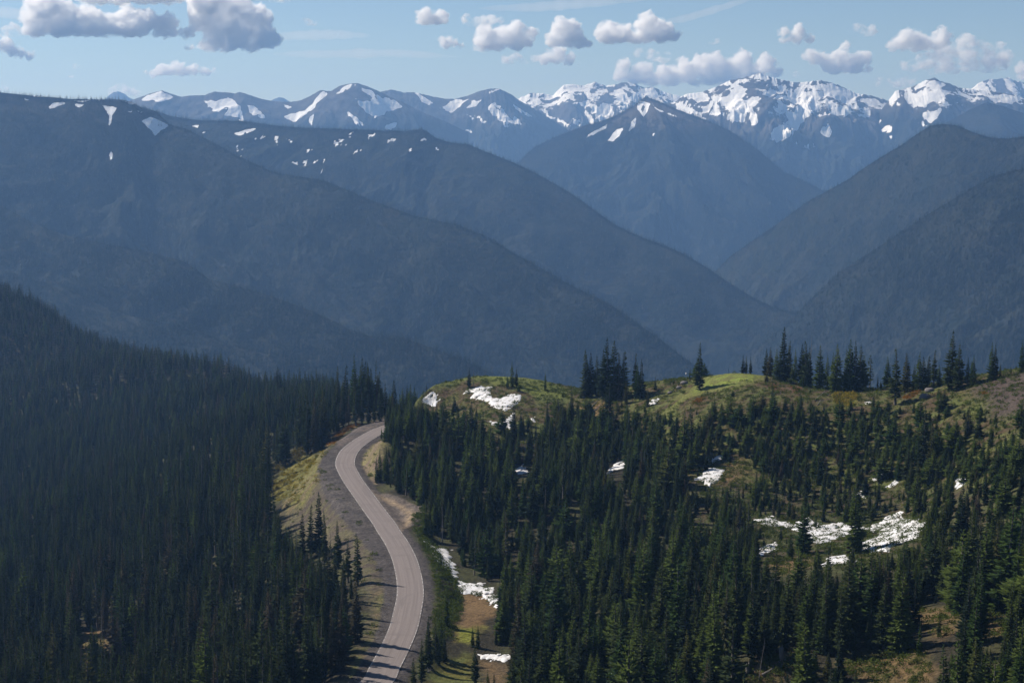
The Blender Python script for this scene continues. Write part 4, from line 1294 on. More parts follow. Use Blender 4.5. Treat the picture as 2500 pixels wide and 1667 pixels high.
def in_area(poly, n, seed):
    Pq = gpoly(poly); r = np.random.default_rng(seed)
    xs = [p[0] for p in Pq]; ys = [p[1] for p in Pq]
    X = r.uniform(min(xs), max(xs), n * 4); Y = r.uniform(min(ys), max(ys), n * 4)
    k = inpoly(X, Y, Pq); return X[k][:n], Y[k][:n]


def bushes(name, areas, mat, smin, smax, label):
    X = np.concatenate([in_area(a, n, i + 5)[0] for i, (a, n) in enumerate(areas)]); Y = np.concatenate([in_area(a, n, i + 5)[1] for i, (a, n) in enumerate(areas)])
    k = (np.abs(road_dist(X, Y)) > 6.5)
    if name == 'undergrowth':
        k &= ~inpoly(X, Y, gpoly(P_GREEN)) | (np.random.default_rng(1).random(len(X)) < 0.08)
    X, Y = X[k], Y[k]
    P = np.stack([X, Y, hgt(X, Y) - 0.05], 1); S = np.random.default_rng(9).uniform(smin, smax, len(X))
    a, b, c = leaf_clump(1, 60, mat), leaf_clump(2, 70, mat), leaf_clump(3, 50, mat)
    i = np.arange(len(X)); scatter_stuff(name, [(a, i[::3]), (b, i[1::3]), (c, i[2::3])], P, S, label, 'shrubs')


P_BANK = [(1035, 1235), (1060, 1320), (1100, 1400), (1130, 1440), (1125, 1500), (1110, 1560), (1060, 1560), (1050, 1480), (1045, 1400), (1030, 1340), (1005, 1270)]
bushes('undergrowth', [(up_poly, 5200), (P_BANK, 900), (P_BR[0], 160), (P_BR[1], 160), (P_BR[2], 60), (P_BR[3], 60), (P_BR[4], 50), (P_BR[5], 50), (SNOWPX[8], 420), (SNOWPX[5], 30), (SNOWPX[6], 40), (SNOWPX[1], 12), (P_FILL, 120), (P_CUT, 30), ([(1700, 1170), (2280, 1170), (2330, 1350), (2200, 1400), (1760, 1370)], 2200)], M_SHRUB, 0.35, 1.15,
       'low green-brown undergrowth scattered over the open slopes')
bushes('yellow_shrubbery', [(P_YELLOW, 160), (P_LIME, 80), (P_FILLG, 60)], M_YEL, 0.5, 1.4, 'yellow leafy shrubs on the bank left of the road bend')
bushes('red_shrubbery', [(P_ORANGE, 380), (P_REDH[0], 60), (P_REDH[1], 60), (zm([(1690, 1110), (1740, 1060), (1810, 1100), (1790, 1150)], 2120, 780, 6.189), 14)], M_RED, 0.3, 0.8, 'orange and red low shrubs at the far bend and on the heath')
bushes('green_shrubbery', [([(640, 1205), (690, 1150), (760, 1105), (800, 1075), (790, 1060), (700, 1110), (630, 1180)], 200)], M_SHRUB, 0.8, 2.0, 'green bushes under the forest edge left of the road bend')

# ------------------------------------------------------------------ mountains
RG2 = [0.0]
SM = 1.6


def ridge(name, pts, ycrest, depth, slope, dirx=0.0, back=400.0, ncol=900, nrow=170, amp=45.0, L=260.0, seed=1, snows=(), proc=None, fuzz=1.0, tree_line=None, fine=None, u0=None, u1=None, jag=0.0, mat=None, curve=0.0):
    pts = sorted(pts) if u0 is None else pts
    ycrest = [(q[0], q[1] * SM) for q in ycrest]; depth *= SM; back *= SM; amp *= SM; L *= SM
    us = np.array([p[0] for p in pts], float); vs = np.array([p[1] for p in pts], float)
    u = np.linspace(us[0], us[-1], ncol); v = np.interp(u, us, vs)
    if jag:
        v = v + fbm(u / 9.0, u * 0 + seed, 3, seed) * jag
    yc = np.array(ycrest, float); Yc = np.interp(u, yc[:, 0], yc[:, 1])
    cx, cy, cz = at(u, v, Yc)
    t = np.concatenate([-np.linspace(1, 0, 24, endpoint=False) ** 1.3 * back, depth * np.linspace(0, 1, nrow) ** 1.25])
    n = math.hypot(dirx, 1.0); dx, dy = dirx / n, -1 / n
    Tm, CX = np.meshgrid(t, cx, indexing='ij'); CY = np.broadcast_to(cy, Tm.shape); CZ = np.broadcast_to(cz, Tm.shape)
    at_ = np.abs(Tm)
    X = CX + dx * Tm; Y = CY + dy * Tm
    s = CX * 1.0
    wv = fbm(s / (L * 1.3), Tm / (L * 1.3), 3, seed + 3) * 1.0
    rg = ridged(s / L + wv + Tm / L * 0.55 * np.sign(math.sin(seed * 1.7)), Tm / (L * 1.15) + seed, 4, seed)
    fb = fbm(X / (L * 0.35), Y / (L * 0.35), 4, seed + 9)
    sh = 0.6 * np.sign(fbm(s / (L * 1.6), Tm / (L * 3), 2, seed + 15))
    rg2 = ridged((s + 0.45 * Tm) / (L * 0.36) + wv * 1.5, (Tm - 0.3 * s) / (L * 0.42) + fb * 0.6, 4, seed + 77)
    kw = max(9, int(ncol * 130 * SM / max(abs(cx[-1] - cx[0]), 1))) | 1
    zs = np.convolve(np.pad(cz, kw // 2, mode='edge'), np.hanning(kw + 2)[1:-1] / np.hanning(kw + 2)[1:-1].sum(), mode='valid')
    CZ = CZ + (zs - cz)[None, :] * sstep(0, 45 * SM, at_)
    A = np.minimum(at_ * 0.30 * slope, amp)
    drop = slope * at_ * (1 + curve * at_ / max(depth, 1))
    Z = CZ - drop + A * (rg - 0.72) * 1.6 + np.minimum(at_ * 0.12, amp * 0.25) * fb + np.minimum(at_ * 0.15, amp * ((0.34 if snows and not jag < 0.7 else 0.05) if fine is None else fine)) * (rg2 - 0.75)
    verts = np.stack([X, Y, Z], -1).reshape(-1, 3)
    me = mesh_np(name, verts, grid_faces(len(t), ncol)[:, ::-1], mat or M_MOUNT)
    pu, pv = project(X, Y, Z)
    wu = pu + fbm(X / (L * 0.2), Y / (L * 0.2), 4, seed + 40) * 16 * fuzz; wv2 = pv + fbm(X / (L * 0.2), Y / (L * 0.2), 4, seed + 50) * 10 * fuzz
    sn = np.zeros(X.shape)
    for q in snows:
        xs = [p[0] for p in q]; ys = [p[1] for p in q]
        k = (pu > min(xs) - 15) & (pu < max(xs) + 15) & (pv > min(ys) - 12) & (pv < max(ys) + 12) & (Tm >= -2)
        if k.any():
            d = polydist(wu[k], wv2[k], q); sn[k] = np.maximum(sn[k], sstep(-5, 5, d))
    rib = rg2
    sn = sn * (1 - 0.6 * sstep(0.72, 0.90, rib))
    RG2[0] = rg2
    if proc is not None:
        sn = np.maximum(sn, proc(pu, pv, X, Y, Z, rg, fb, at_))
    fattr(me, 'snow', sn)
    fattr(me, 'bare', np.zeros(X.size) if tree_line is None else tree_line(pu, pv, X, Y, Z, rg, fb).ravel())
    o = put(bpy.data.objects.new('mountain', me), kind='structure')
    return dict(X=X, Y=Y, Z=Z, sn=sn, pu=pu, pv=pv, t=Tm, r0=24)


m = NT('wooded_mountain')
M_MOUNT = m.m
p = m.pos()
st = m.noise(0.012, 5, p, 0.6)
tr = m.noise(0.10, 4, m.pos((1, 1, 0.45)), 0.7)
wood = m.mix(m.ramp(st, 0.3, 0.7), (0.011, 0.017, 0.016), (0.024, 0.027, 0.023))
wood = m.mix(1.0, wood, m.mix(m.ramp(tr, 0.25, 0.75), (0.65, 0.65, 0.65), (1.4, 1.4, 1.35)), 'MULTIPLY')
rock = m.mix(m.ramp(m.noise(0.02, 8, p, 0.7), 0.3, 0.7), (0.05, 0.048, 0.048), (0.12, 0.11, 0.105))
base = m.mix(m.attr('bare'), wood, rock)
sm = m.math('ADD', m.attr('snow'), m.math('MULTIPLY', m.math('SUBTRACT', m.noise(0.022, 8, p, 0.72), 0.5), 1.3))
sm = m.ramp(sm, 0.47, 0.53)
c = m.mix(sm, base, (0.93, 0.94, 0.95))
hb = m.noise(0.03, 8, p, 0.7)
m.surf(c, 0.95, hb, 0.5, 18.0, 0.05)

K_S = [z1(q) for q in [
    [(650, 460), (690, 432), (745, 419), (790, 450), (730, 468)],
    [(950, 465), (1000, 470), (1050, 450), (1085, 455), (1100, 500), (1115, 545), (1060, 535), (1030, 530), (1050, 505), (990, 510), (960, 490)],
    [(1120, 475), (1160, 490), (1235, 540), (1200, 545), (1150, 525)], [(1300, 545), (1380, 510), (1430, 480), (1478, 425), (1500, 430), (1460, 480), (1420, 515), (1370, 560)],
    [(1535, 425), (1560, 397), (1640, 385), (1600, 402), (1550, 430)],
    [(1660, 405), (1700, 420), (1740, 440), (1830, 475), (1855, 500), (1780, 510), (1730, 540), (1690, 520), (1650, 490), (1640, 460), (1690, 470), (1700, 450)],
    [(1600, 510), (1640, 540), (1670, 580), (1650, 580), (1610, 540)], [(1290, 480), (1340, 490), (1330, 505)], [(1770, 570), (1830, 560), (1820, 590), (1770, 598)],
    [(1425, 540), (1440, 520), (1435, 580), (1425, 580)], [(1095, 550), (1125, 548), (1120, 560), (1090, 558)]]]
K2_S = [z1(q) for q in [
    [(1900, 428), (1930, 428), (2000, 480), (1960, 482)], [(2020, 500), (2100, 460), (2150, 455), (2110, 490), (2080, 515), (2040, 505)], [(2130, 500), (2170, 465), (2225, 450), (2190, 492)],
    [(2250, 410), (2290, 410), (2270, 425), (2235, 435)], [(2260, 460), (2300, 490), (2352, 560), (2330, 590), (2290, 540), (2250, 500)], [(2180, 520), (2230, 560), (2220, 572), (2190, 542)],
    [(2140, 535), (2190, 540), (2180, 555)], [(1945, 535), (1980, 535), (1970, 560)], [(2140, 595), (2170, 605), (2160, 612)]]] + [z2(q) for q in [
    [(0, 470), (40, 500), (90, 540), (60, 537), (10, 502)], [(0, 535), (40, 550), (30, 575), (0, 572)]]]
H_S = [z2(q) for q in [
    [(85, 470), (130, 450), (120, 480), (95, 490)], [(255, 408), (290, 400), (280, 430), (255, 432)], [(210, 450), (270, 440), (285, 460)],
    [(275, 480), (350, 490), (370, 520), (390, 560), (470, 545), (460, 490), (420, 470), (400, 490), (350, 465), (300, 470)], [(540, 445), (600, 405), (640, 410), (590, 442), (560, 462)],
    [(480, 500), (540, 480), (500, 532)], [(140, 500), (200, 540), (285, 590), (240, 582), (180, 542), (135, 512)], [(285, 540), (325, 560), (310, 582), (278, 565)],
    [(350, 420), (405, 452), (380, 457)], [(440, 420), (520, 408), (500, 430)], [(85, 430), (110, 425), (105, 438)], [(600, 430), (660, 420), (700, 450), (640, 450)], [(520, 385), (560, 390), (540, 402)],
    [(330, 500), (370, 540), (380, 590), (350, 570)]]]
E_S = [z2(q) for q in [
    [(430, 655), (480, 600), (530, 575), (500, 630), (460, 657)], [(330, 635), (400, 590), (440, 563), (425, 590), (370, 627)], [(555, 500), (600, 462), (640, 478), (610, 540), (588, 512)],
    [(650, 478), (710, 518), (680, 512)], [(545, 560), (570, 540), (560, 590), (540, 600)], [(700, 515), (770, 540), (740, 542)], [(640, 615), (655, 615), (648, 625)]]]
G_S = [z2(q) for q in [
    [(950, 455), (990, 440), (1060, 460), (1140, 450), (1130, 480), (1080, 520), (1085, 570), (1040, 560), (980, 540), (1000, 510), (960, 480)],
    [(1000, 410), (1060, 400), (1100, 410), (1050, 432)], [(1110, 348), (1150, 336), (1180, 362), (1140, 367)],
    [(1175, 650), (1190, 600), (1260, 560), (1250, 520), (1300, 510), (1330, 480), (1300, 430), (1370, 418), (1440, 418), (1480, 430), (1440, 450), (1400, 470), (1380, 520), (1340, 560), (1300, 610), (1250, 645)],
    [(1340, 388), (1420, 384), (1490, 405), (1440, 412), (1360, 402)], [(1450, 525), (1500, 490), (1560, 470), (1590, 450), (1570, 490), (1530, 533)], [(1620, 450), (1660, 445), (1695, 480), (1640, 492)],
    [(1195, 380), (1260, 388), (1270, 422), (1220, 412)], [(1410, 600), (1440, 560), (1462, 630), (1430, 622)], [(1280, 645), (1320, 655), (1300, 667)], [(1345, 672), (1390, 660), (1370, 692)],
    [(720, 480), (760, 473), (800, 500), (880, 530), (900, 552), (840, 542), (780, 507)], [(820, 480), (900, 500), (990, 520), (940, 530), (860, 505)], [(1090, 480), (1110, 520), (1130, 560), (1110, 580), (1095, 540)],
    [(1540, 410), (1570, 430), (1560, 440)], [(960, 385), (1000, 372), (1020, 382), (980, 400)]]]
I_S = [z2(q) for q in [
    [(1835, 482), (1880, 428), (1960, 420), (2020, 430), (1980, 452), (1920, 472), (1890, 492)], [(1760, 430), (1830, 415), (1900, 373), (1950, 368), (2000, 390), (1960, 402), (1880, 412)],
    [(1900, 508), (1980, 498), (1950, 540), (1930, 572), (1885, 532)], [(1635, 662), (1680, 600), (1730, 578), (1740, 600), (1690, 622)], [(2035, 413), (2100, 423), (2220, 430), (2335, 445), (2340, 472), (2250, 472), (2150, 442)],
    [(1700, 640), (1740, 625), (1750, 640)], [(1670, 570), (1700, 552), (1690, 570)], [(1860, 570), (1890, 560), (1920, 580)]]]
C_S = [z1(q) for q in [
    [(470, 490), (535, 493), (530, 512), (515, 530), (516, 560), (505, 582), (503, 530), (490, 510)], [(655, 560), (690, 538), (780, 575), (740, 600), (712, 627), (690, 590)], [(330, 472), (380, 477), (358, 496)],
    [(210, 492), (240, 474), (295, 475), (220, 500)], [(265, 437), (322, 440), (310, 450)], [(330, 457), (412, 460), (370, 466)], [(432, 456), (462, 468), (445, 470)], [(95, 455), (125, 465), (110, 467)], [(585, 515), (610, 515), (600, 522)], [(630, 515), (665, 520), (650, 524)],
    [(500, 690), (508, 690), (514, 735), (507, 735)], [(140, 436), (200, 440), (190, 446), (150, 446)], [(560, 462), (620, 478), (600, 485)]]]
D_S = [z1(q) for q in [
    [(1050, 600), (1100, 605), (1165, 590), (1150, 612), (1100, 622)], [(880, 570), (912, 560), (900, 580)]]]


def speck(cent, thr=0.16):
    def f(pu, pv, X, Y, Z, rg, fb, t):
        q = fbm(X / 15, Y / 15, 3, 88)
        w = np.zeros(pu.shape)
        for (cu, cv, ru, rv) in cent:
            w = np.maximum(w, 1 - np.hypot((pu - cu) / ru, (pv - cv) / rv))
        return np.where(w > 0, sstep(0.55 - 0.5 * np.clip(w, 0, 1), 0.62 - 0.5 * np.clip(w, 0, 1), q + 0.12) * 0.9, 0)
    return f


D_SP = speck([(x_ / 1.8816, y_ / 1.8816, a, b) for x_, y_, a, b in [(1270, 640, 14, 16), (1330, 645, 14, 12), (1560, 650, 22, 16), (1610, 620, 16, 12), (1700, 625, 22, 10), (1800, 640, 18, 12), (1870, 690, 16, 10),
                                                                  (1420, 700, 14, 12), (1380, 750, 24, 12), (1470, 740, 18, 14), (1100, 690, 14, 18), (1500, 790, 20, 12), (2020, 690, 16, 8), (1940, 640, 14, 8), (940, 610, 6, 4), (1200, 640, 20, 12), (1650, 690, 18, 12)]])


def highsnow(lo_v, hi_v, amt=0.5):
    def f(pu, pv, X, Y, Z, rg, fb, t):
        w = 1 - sstep(lo_v, hi_v, pv)
        return w * np.clip(0.40 + 0.35 * amt - 0.62 * sstep(0.58, 0.84, RG2[0]) + 0.5 * (0.62 - rg) + 0.25 * fb, 0, 0.72)
    return f


def bare_above(v0, v1):
    def f(pu, pv, X, Y, Z, rg, fb):
        return 1 - sstep(v0, v1, pv + fb * 14)
    return f


KP = z1([(560, 475), (600, 462), (650, 445), (690, 430), (745, 416), (780, 430), (830, 445), (870, 440), (940, 438), (980, 422), (1040, 425), (1080, 430), (1100, 423), (1140, 435), (1200, 455), (1250, 465), (1330, 470), (1380, 462), (1420, 445), (1470, 415), (1520, 420), (1560, 395), (1600, 386), (1640, 382), (1680, 395), (1730, 415), (1790, 445), (1850, 470), (1950, 520), (2050, 560), (2150, 610)])
K2P = z1([(1700, 440), (1760, 420), (1800, 412), (1850, 425), (1900, 425), (1950, 435), (1990, 445), (2050, 455), (2090, 455), (2150, 440), (2200, 420), (2250, 408), (2290, 408), (2320, 420), (2352, 437)]) + z2([(30, 460), (100, 500), (200, 560), (260, 600), (330, 650)])
HP = z2([(0, 460), (40, 450), (90, 427), (150, 432), (190, 440), (210, 415), (240, 390), (280, 388), (330, 395), (380, 377), (430, 395), (470, 390), (520, 377), (570, 388), (610, 405), (650, 400), (700, 425), (760, 440), (830, 450), (900, 470)])
GP = z2([(640, 500), (700, 480), (750, 468), (800, 432), (870, 425), (940, 400), (1000, 370), (1060, 360), (1110, 345), (1140, 335), (1170, 350), (1230, 365), (1300, 380), (1350, 378), (1420, 370), (1480, 385), (1530, 405), (1580, 430), (1650, 440), (1720, 460), (1790, 490), (1900, 540)])
IP = z2([(1600, 640), (1660, 560), (1700, 500), (1740, 450), (1760, 420), (1800, 410), (1850, 395), (1900, 370), (1940, 357), (1970, 375), (2010, 385), (2060, 405), (2120, 410), (2200, 420), (2270, 430), (2320, 440), (2352, 455), (2420, 470), (2800, 430), (3300, 480)])
JP = z2([(2060, 430), (2110, 410), (2140, 385), (2180, 367), (2230, 365), (2280, 356), (2310, 372), (2352, 380), (2420, 400), (2800, 370), (3300, 420)])
I2P = z2([(1960, 580), (2040, 540), (2100, 505), (2180, 470), (2260, 490), (2352, 522), (2450, 545), (3000, 640)])
EP = [(1180, 455), (1225, 420), (1266, 396), (1303, 361), (1356, 335), (1425, 308), (1473, 295), (1516, 276), (1548, 258), (1574, 238), (1590, 241), (1622, 254), (1654, 268), (1691, 282), (1728, 295), (1781, 319), (1813, 340), (1851, 367), (1888, 399), (1914, 420), (1941, 432), (1994, 458), (2015, 470), (2060, 500)]
DP = [(300, 258), (350, 262), (420, 285), (494, 295), (558, 295), (611, 298), (659, 306), (744, 313), (850, 316), (930, 319), (988, 321.5), (1009, 318), (1031, 316), (1042, 321), (1063, 337), (1095, 348), (1143, 353), (1196, 375), (1250, 396), (1303, 421), (1356, 450), (1409, 482), (1463, 522), (1505, 551), (1569, 581), (1622, 599), (1675, 623), (1728, 655), (1781, 692), (1834, 724), (1888, 751), (1957, 767), (2050, 800), (2150, 840)]
CPt = [(-900, 190), (-500, 235), (-250, 205), (-90, 220), (0, 226), (80, 234), (170, 242), (298, 244), (319, 250), (351, 266), (383, 274), (415, 304), (452, 314), (505, 340), (585, 383), (664, 420), (797, 443), (903, 488), (1010, 527), (1116, 549), (1196, 581), (1250, 616), (1303, 644), (1383, 692), (1463, 729), (1516, 761), (1569, 799), (1622, 836), (1675, 878), (1728, 910), (1800, 945), (1880, 985)]
FP = [(1640, 735), (1700, 695), (1755, 655), (1781, 628), (1824, 597), (1888, 554), (1967, 496), (2021, 466), (2074, 437), (2095, 420), (2153, 383), (2207, 351), (2244, 324), (2270, 308), (2302, 303), (2340, 308), (2377, 324), (2419, 337), (2462, 339), (2500, 335), (2600, 330), (2900, 360), (3300, 300)]
F2P = [(1780, 890), (1850, 845), (1914, 799), (1980, 730), (2047, 666), (2150, 600), (2260, 527), (2419, 432), (2500, 411), (2600, 380), (2900, 330), (3300, 290)]
BP = [(-900, 300), (-400, 350), (-90, 440), (0, 500), (80, 545), (160, 575), (265, 597), (372, 618), (452, 639), (510, 682), (553, 692), (664, 724), (744, 753), (824, 788), (850, 804), (903, 820), (983, 825), (1063, 852), (1132, 878), (1196, 910), (1250, 931), (1350, 985)]
B2P = [(-900, 560), (-400, 610), (-90, 640), (0, 660), (150, 700), (298, 767), (478, 804), (558, 841), (664, 868), (744, 889), (797, 902), (900, 945), (1000, 990)]

ridge('m', [(0 + a, b) for a, b in z1([(470, 470), (500, 440), (520, 425), (540, 420), (570, 430), (590, 447), (640, 470)])], [(0, 8600)], 900, 0.8, seed=61, back=300, ncol=120, nrow=40, amp=60, L=160, jag=2.0, tree_line=bare_above(500, 600))
ridge('m', z1([(1200, 490), (1240, 465), (1280, 447), (1300, 450), (1330, 467), (1370, 490)]), [(0, 8800)], 900, 0.8, seed=62, back=300, ncol=100, nrow=40, amp=60, L=160, jag=1.5, tree_line=bare_above(500, 600))
ridge('m', JP, [(0, 8400)], 1500, 0.7, seed=63, ncol=300, nrow=90, amp=120, L=300, jag=2.5, proc=highsnow(215, 270, 0.9), tree_line=bare_above(280, 330))
ridge('m', HP, [(0, 7400)], 1900, 0.55, seed=64, ncol=640, nrow=150, amp=120, L=300, fine=0.5, jag=3.0, snows=H_S, proc=highsnow(240, 310, 0.72), tree_line=bare_above(300, 340))
ridge('m', K2P, [(0, 6500)], 1700, 0.62, seed=65, ncol=560, nrow=120, amp=90, L=260, fine=0.45, jag=1.8, snows=K2_S, tree_line=bare_above(280, 330))
ridge('m', GP, [(0, 6000)], 1900, 0.60, seed=66, ncol=760, nrow=190, amp=130, L=280, fine=0.5, jag=3.2, snows=G_S, proc=highsnow(250, 345, 0.72), tree_line=bare_above(300, 350))
ridge('m', IP, [(0, 5900)], 1900, 0.62, seed=67, ncol=900, nrow=160, amp=100, L=250, fine=0.5, jag=2.6, snows=I_S, proc=highsnow(225, 310, 0.7), tree_line=bare_above(250, 300))
KP = z1([(-600, 470), (0, 490), (400, 500)]) + KP
ridge('m', KP, [(0, 5600)], 1700, 0.60, seed=68, ncol=800, nrow=150, amp=80, L=280, fine=0.4, jag=1.3, snows=K_S, tree_line=bare_above(270, 310))
R_E = ridge('m', EP, [(1100, 4500), (1574, 4700), (2060, 4300)], 2300, 0.62, seed=70, ncol=700, nrow=220, amp=70, L=300, jag=0.8, snows=E_S, fuzz=0.7, tree_line=bare_above(295, 330))
R_I2 = ridge('m', I2P, [(0, 4900)], 1500, 0.55, seed=69, ncol=300, nrow=130, amp=60, L=260, jag=0.8)
R_D = ridge('m', DP, [(300, 3350), (1100, 3150), (2150, 2400)], 1700, 0.62, dirx=-0.35, seed=71, ncol=1000, nrow=240, amp=50, L=240, jag=0.5, snows=D_S, proc=D_SP)
R_F = ridge('m', FP, [(1640, 3300), (2095, 3000), (2600, 2550)], 1900, 0.66, dirx=-0.15, seed=72, ncol=900, nrow=260, amp=75, L=230, jag=0.4)
R_C = ridge('m', CPt, [(-90, 2700), (415, 2650), (1250, 2150), (1880, 1750)], 1500, 0.66, dirx=-0.30, seed=73, ncol=1500, nrow=260, amp=55, L=240, jag=0.4, snows=C_S, fuzz=0.7, tree_line=lambda pu, pv, X, Y, Z, rg, fb: 0.35 * (1 - sstep(270, 320, pv - (pu - 400) * 0.05)))
R_F2 = ridge('m', F2P, [(1780, 2400), (2600, 2050)], 1500, 0.66, dirx=-0.1, seed=74, ncol=850, nrow=220, amp=45, L=200, jag=0.4)
R_B = ridge('m', BP, [(-90, 2250), (1350, 1500)], 1200, 0.62, dirx=-0.25, seed=75, ncol=900, nrow=200, amp=32, L=180, jag=0.4)
R_B2 = ridge('m', B2P, [(-90, 2050), (1000, 1500)], 900, 0.62, dirx=-0.25, seed=76, ncol=700, nrow=140, amp=28, L=170, jag=0.4)
# broad valley floor under it all
vs = [(-9000, 600, -1800), (9000, 600, -1800), (9000, 15000, -1800), (-9000, 15000, -1800)]
put(bpy.data.objects.new('valley_floor', mesh_np('valley_floor', vs, [(0, 1, 2, 3)], M_MOUNT)), kind='structure')
print('mountains', time.time() - T0)


def ridge_trees(R, n, hmin, hmax, vmin, vmax, seed, name, label, crest=0.0):
    r = np.random.default_rng(seed)
    nr, nc = R['X'].shape; r0 = R['r0']
    # equal numbers per unit of visible area: pick cells by their area in the picture
    pu, pv = R['pu'], R['pv']
    area = np.abs((pu[:-1, 1:] - pu[:-1, :-1]) * (pv[1:, :-1] - pv[:-1, :-1])); area[:r0] = 0
    cu = pu[:-1, :-1]; cv = pv[:-1, :-1]
    area = np.where((cu < -420) | (cu > 2920) | (cv > vmax) | (cv < vmin), 0, area)
    area = area * np.where(R['sn'][:-1, :-1] > 0.3, 0.08, 1.0)
    area = area * (0.55 + 0.9 * sstep(-0.2, 0.3, fbm(R['X'][:-1, :-1] / 100, R['Y'][:-1, :-1] / 100, 3, seed)))
    p = area.ravel() / area.sum()
    c = r.choice(len(p), n, p=p)
    if crest:
        k = int(n * crest); c[:k] = (r0 + r.integers(0, 3, k)) * (nc - 1) + r.integers(0, nc - 1, k)
    i, j = c // (nc - 1), c % (nc - 1)
    a, b = r.random(n), r.random(n)

    def bl(Q):
        return (Q[i, j] * (1 - a) + Q[i + 1, j] * a) * (1 - b) + (Q[i, j + 1] * (1 - a) + Q[i + 1, j + 1] * a) * b
    P = np.stack([bl(R['X']), bl(R['Y']), bl(R['Z']) - 0.5], 1)
    h = r.uniform(hmin, hmax, n) * 1.75
    stuff_forest(name, P, h, r.uniform(0.9, 1.4, n), r.uniform(0, 6.28, n), np.full(n, 8), [8], label, trunks=False)


KT = 1.7
ridge_trees(R_B2, int(9000 * KT), 6, 11, 600, 1050, 11, 'far_woods', 'hazy woods on the nearest spur of the left valley side')
ridge_trees(R_B, int(16000 * KT), 6, 10.5, 430, 1000, 12, 'far_woods', 'hazy woods on the second spur of the left valley side')
ridge_trees(R_C, int(30000 * KT), 5, 9, 235, 960, 13, 'far_woods', 'hazy woods on the long main spur of the left valley side', 0.04)
ridge_trees(R_D, int(20000 * KT), 5, 9, 290, 830, 14, 'far_woods', 'hazy woods on the ridge behind the long main spur', 0.08)
ridge_trees(R_F, int(18000 * KT), 5, 9, 300, 900, 15, 'far_woods', 'hazy woods on the right valley side', 0.05)
ridge_trees(R_F2, int(18000 * KT), 5, 9, 380, 1000, 16, 'far_woods', 'hazy woods on the near spur of the right valley side', 0.03)
ridge_trees(R_E, int(12000 * KT), 7, 12, 285, 720, 17, 'far_woods', 'hazy woods on the pyramid mountain in the middle', 0.06)
print('far woods', time.time() - T0)
# ------------------------------------------------------------------ clouds
CLOUD_Y = 24000.0
def mat_cloud(name, dens, size=None, lo=0.40, hi=0.62):
    q = NT(name); pv = q.n('ShaderNodeVolumePrincipled')
    pv.inputs['Color'].default_value = (0.998, 0.998, 0.999, 1); pv.inputs['Anisotropy'].default_value = 0.25
    if size:
        nn = q.noise(1.0 / size, 5, q.pos((1, 1, 1.25)), 0.62)
        q.set(pv.inputs['Density'], q.ramp(nn, lo, hi, 0.0, dens))
    else:
        pv.inputs['Density'].default_value = dens
    q.t.links.new(pv.outputs[0], q.out.inputs['Volume'])
    return q.m


M_CLOUD = mat_cloud('cloud_vapour', 0.017, 120.0, 0.36, 0.57)
M_THIN = mat_cloud('thin_cloud_vapour', 0.011, 170.0, 0.42, 0.62)
M_CIRRUS = mat_cloud('cirrus_vapour', 0.0004)


def ico(sub=2):
    import bmesh
    bm = bmesh.new(); bmesh.ops.create_icosphere(bm, subdivisions=sub, radius=1.0)
    v = np.array([q.co for q in bm.verts]); f = np.array([[w.index for w in q.verts] for q in bm.faces]); bm.free()
    return v, f


IV, IF = ico(2)
def blob_mesh(B, c, vox, mpp, seed, ragged, fine, flat):
    V = (IV[None] * B[:, None, 3:4] + (B[:, None, :3] - c)).reshape(-1, 3)
    if flat:
        zb = np.percentile(B[:, 2] - c[2] - B[:, 3] * 0.5, 10)
        V[:, 2] = np.where(V[:, 2] < zb, zb - (zb - V[:, 2]) * 0.35, V[:, 2])
    F = (IF[None] + (np.arange(len(B)) * len(IV))[:, None, None]).reshape(-1, 3)
    me = mesh_np('cloud', V, F)
    o = bpy.data.objects.new('cloud', me); COL.objects.link(o)
    md = o.modifiers.new('r', 'REMESH'); md.mode = 'VOXEL'; md.voxel_size = vox * mpp
    dg = bpy.context.evaluated_depsgraph_get(); ev = o.evaluated_get(dg)
    m2 = bpy.data.meshes.new_from_object(ev, depsgraph=dg)
    bpy.data.objects.remove(o); bpy.data.meshes.remove(me)
    n = len(m2.vertices); co = np.empty(n * 3, np.float32); m2.vertices.foreach_get('co', co); co = co.reshape(-1, 3).astype(float)
    nv = np.empty(n * 3, np.float32); m2.vertices.foreach_get('normal', nv); nv = nv.reshape(-1, 3)
    w = 24 * mpp
    X = co[:, 0] + 0.6 * co[:, 1]; Z = co[:, 2] + 0.4 * co[:, 1]
    d = fbm(X / w + seed, Z / w, 4, seed, 0.6) * ragged * w
    for sc, am in ((15, 1.0), (7, 0.7), (3.5, 0.4)):                 # rounded billows: creases between domes
        q = np.abs(perlin(X / (sc * mpp) + seed, Z / (sc * mpp), seed + int(sc))) * 1.6
        d += (q - 0.35) * fine * am * mpp
    co = co + nv * d[:, None]
    m2.vertices.foreach_set('co', co.astype(np.float32).ravel())
    m2.polygons.foreach_set('use_smooth', np.ones(len(m2.polygons), bool))
    m2.update(); m2.materials.clear(); m2.name = 'cloud'
    return m2


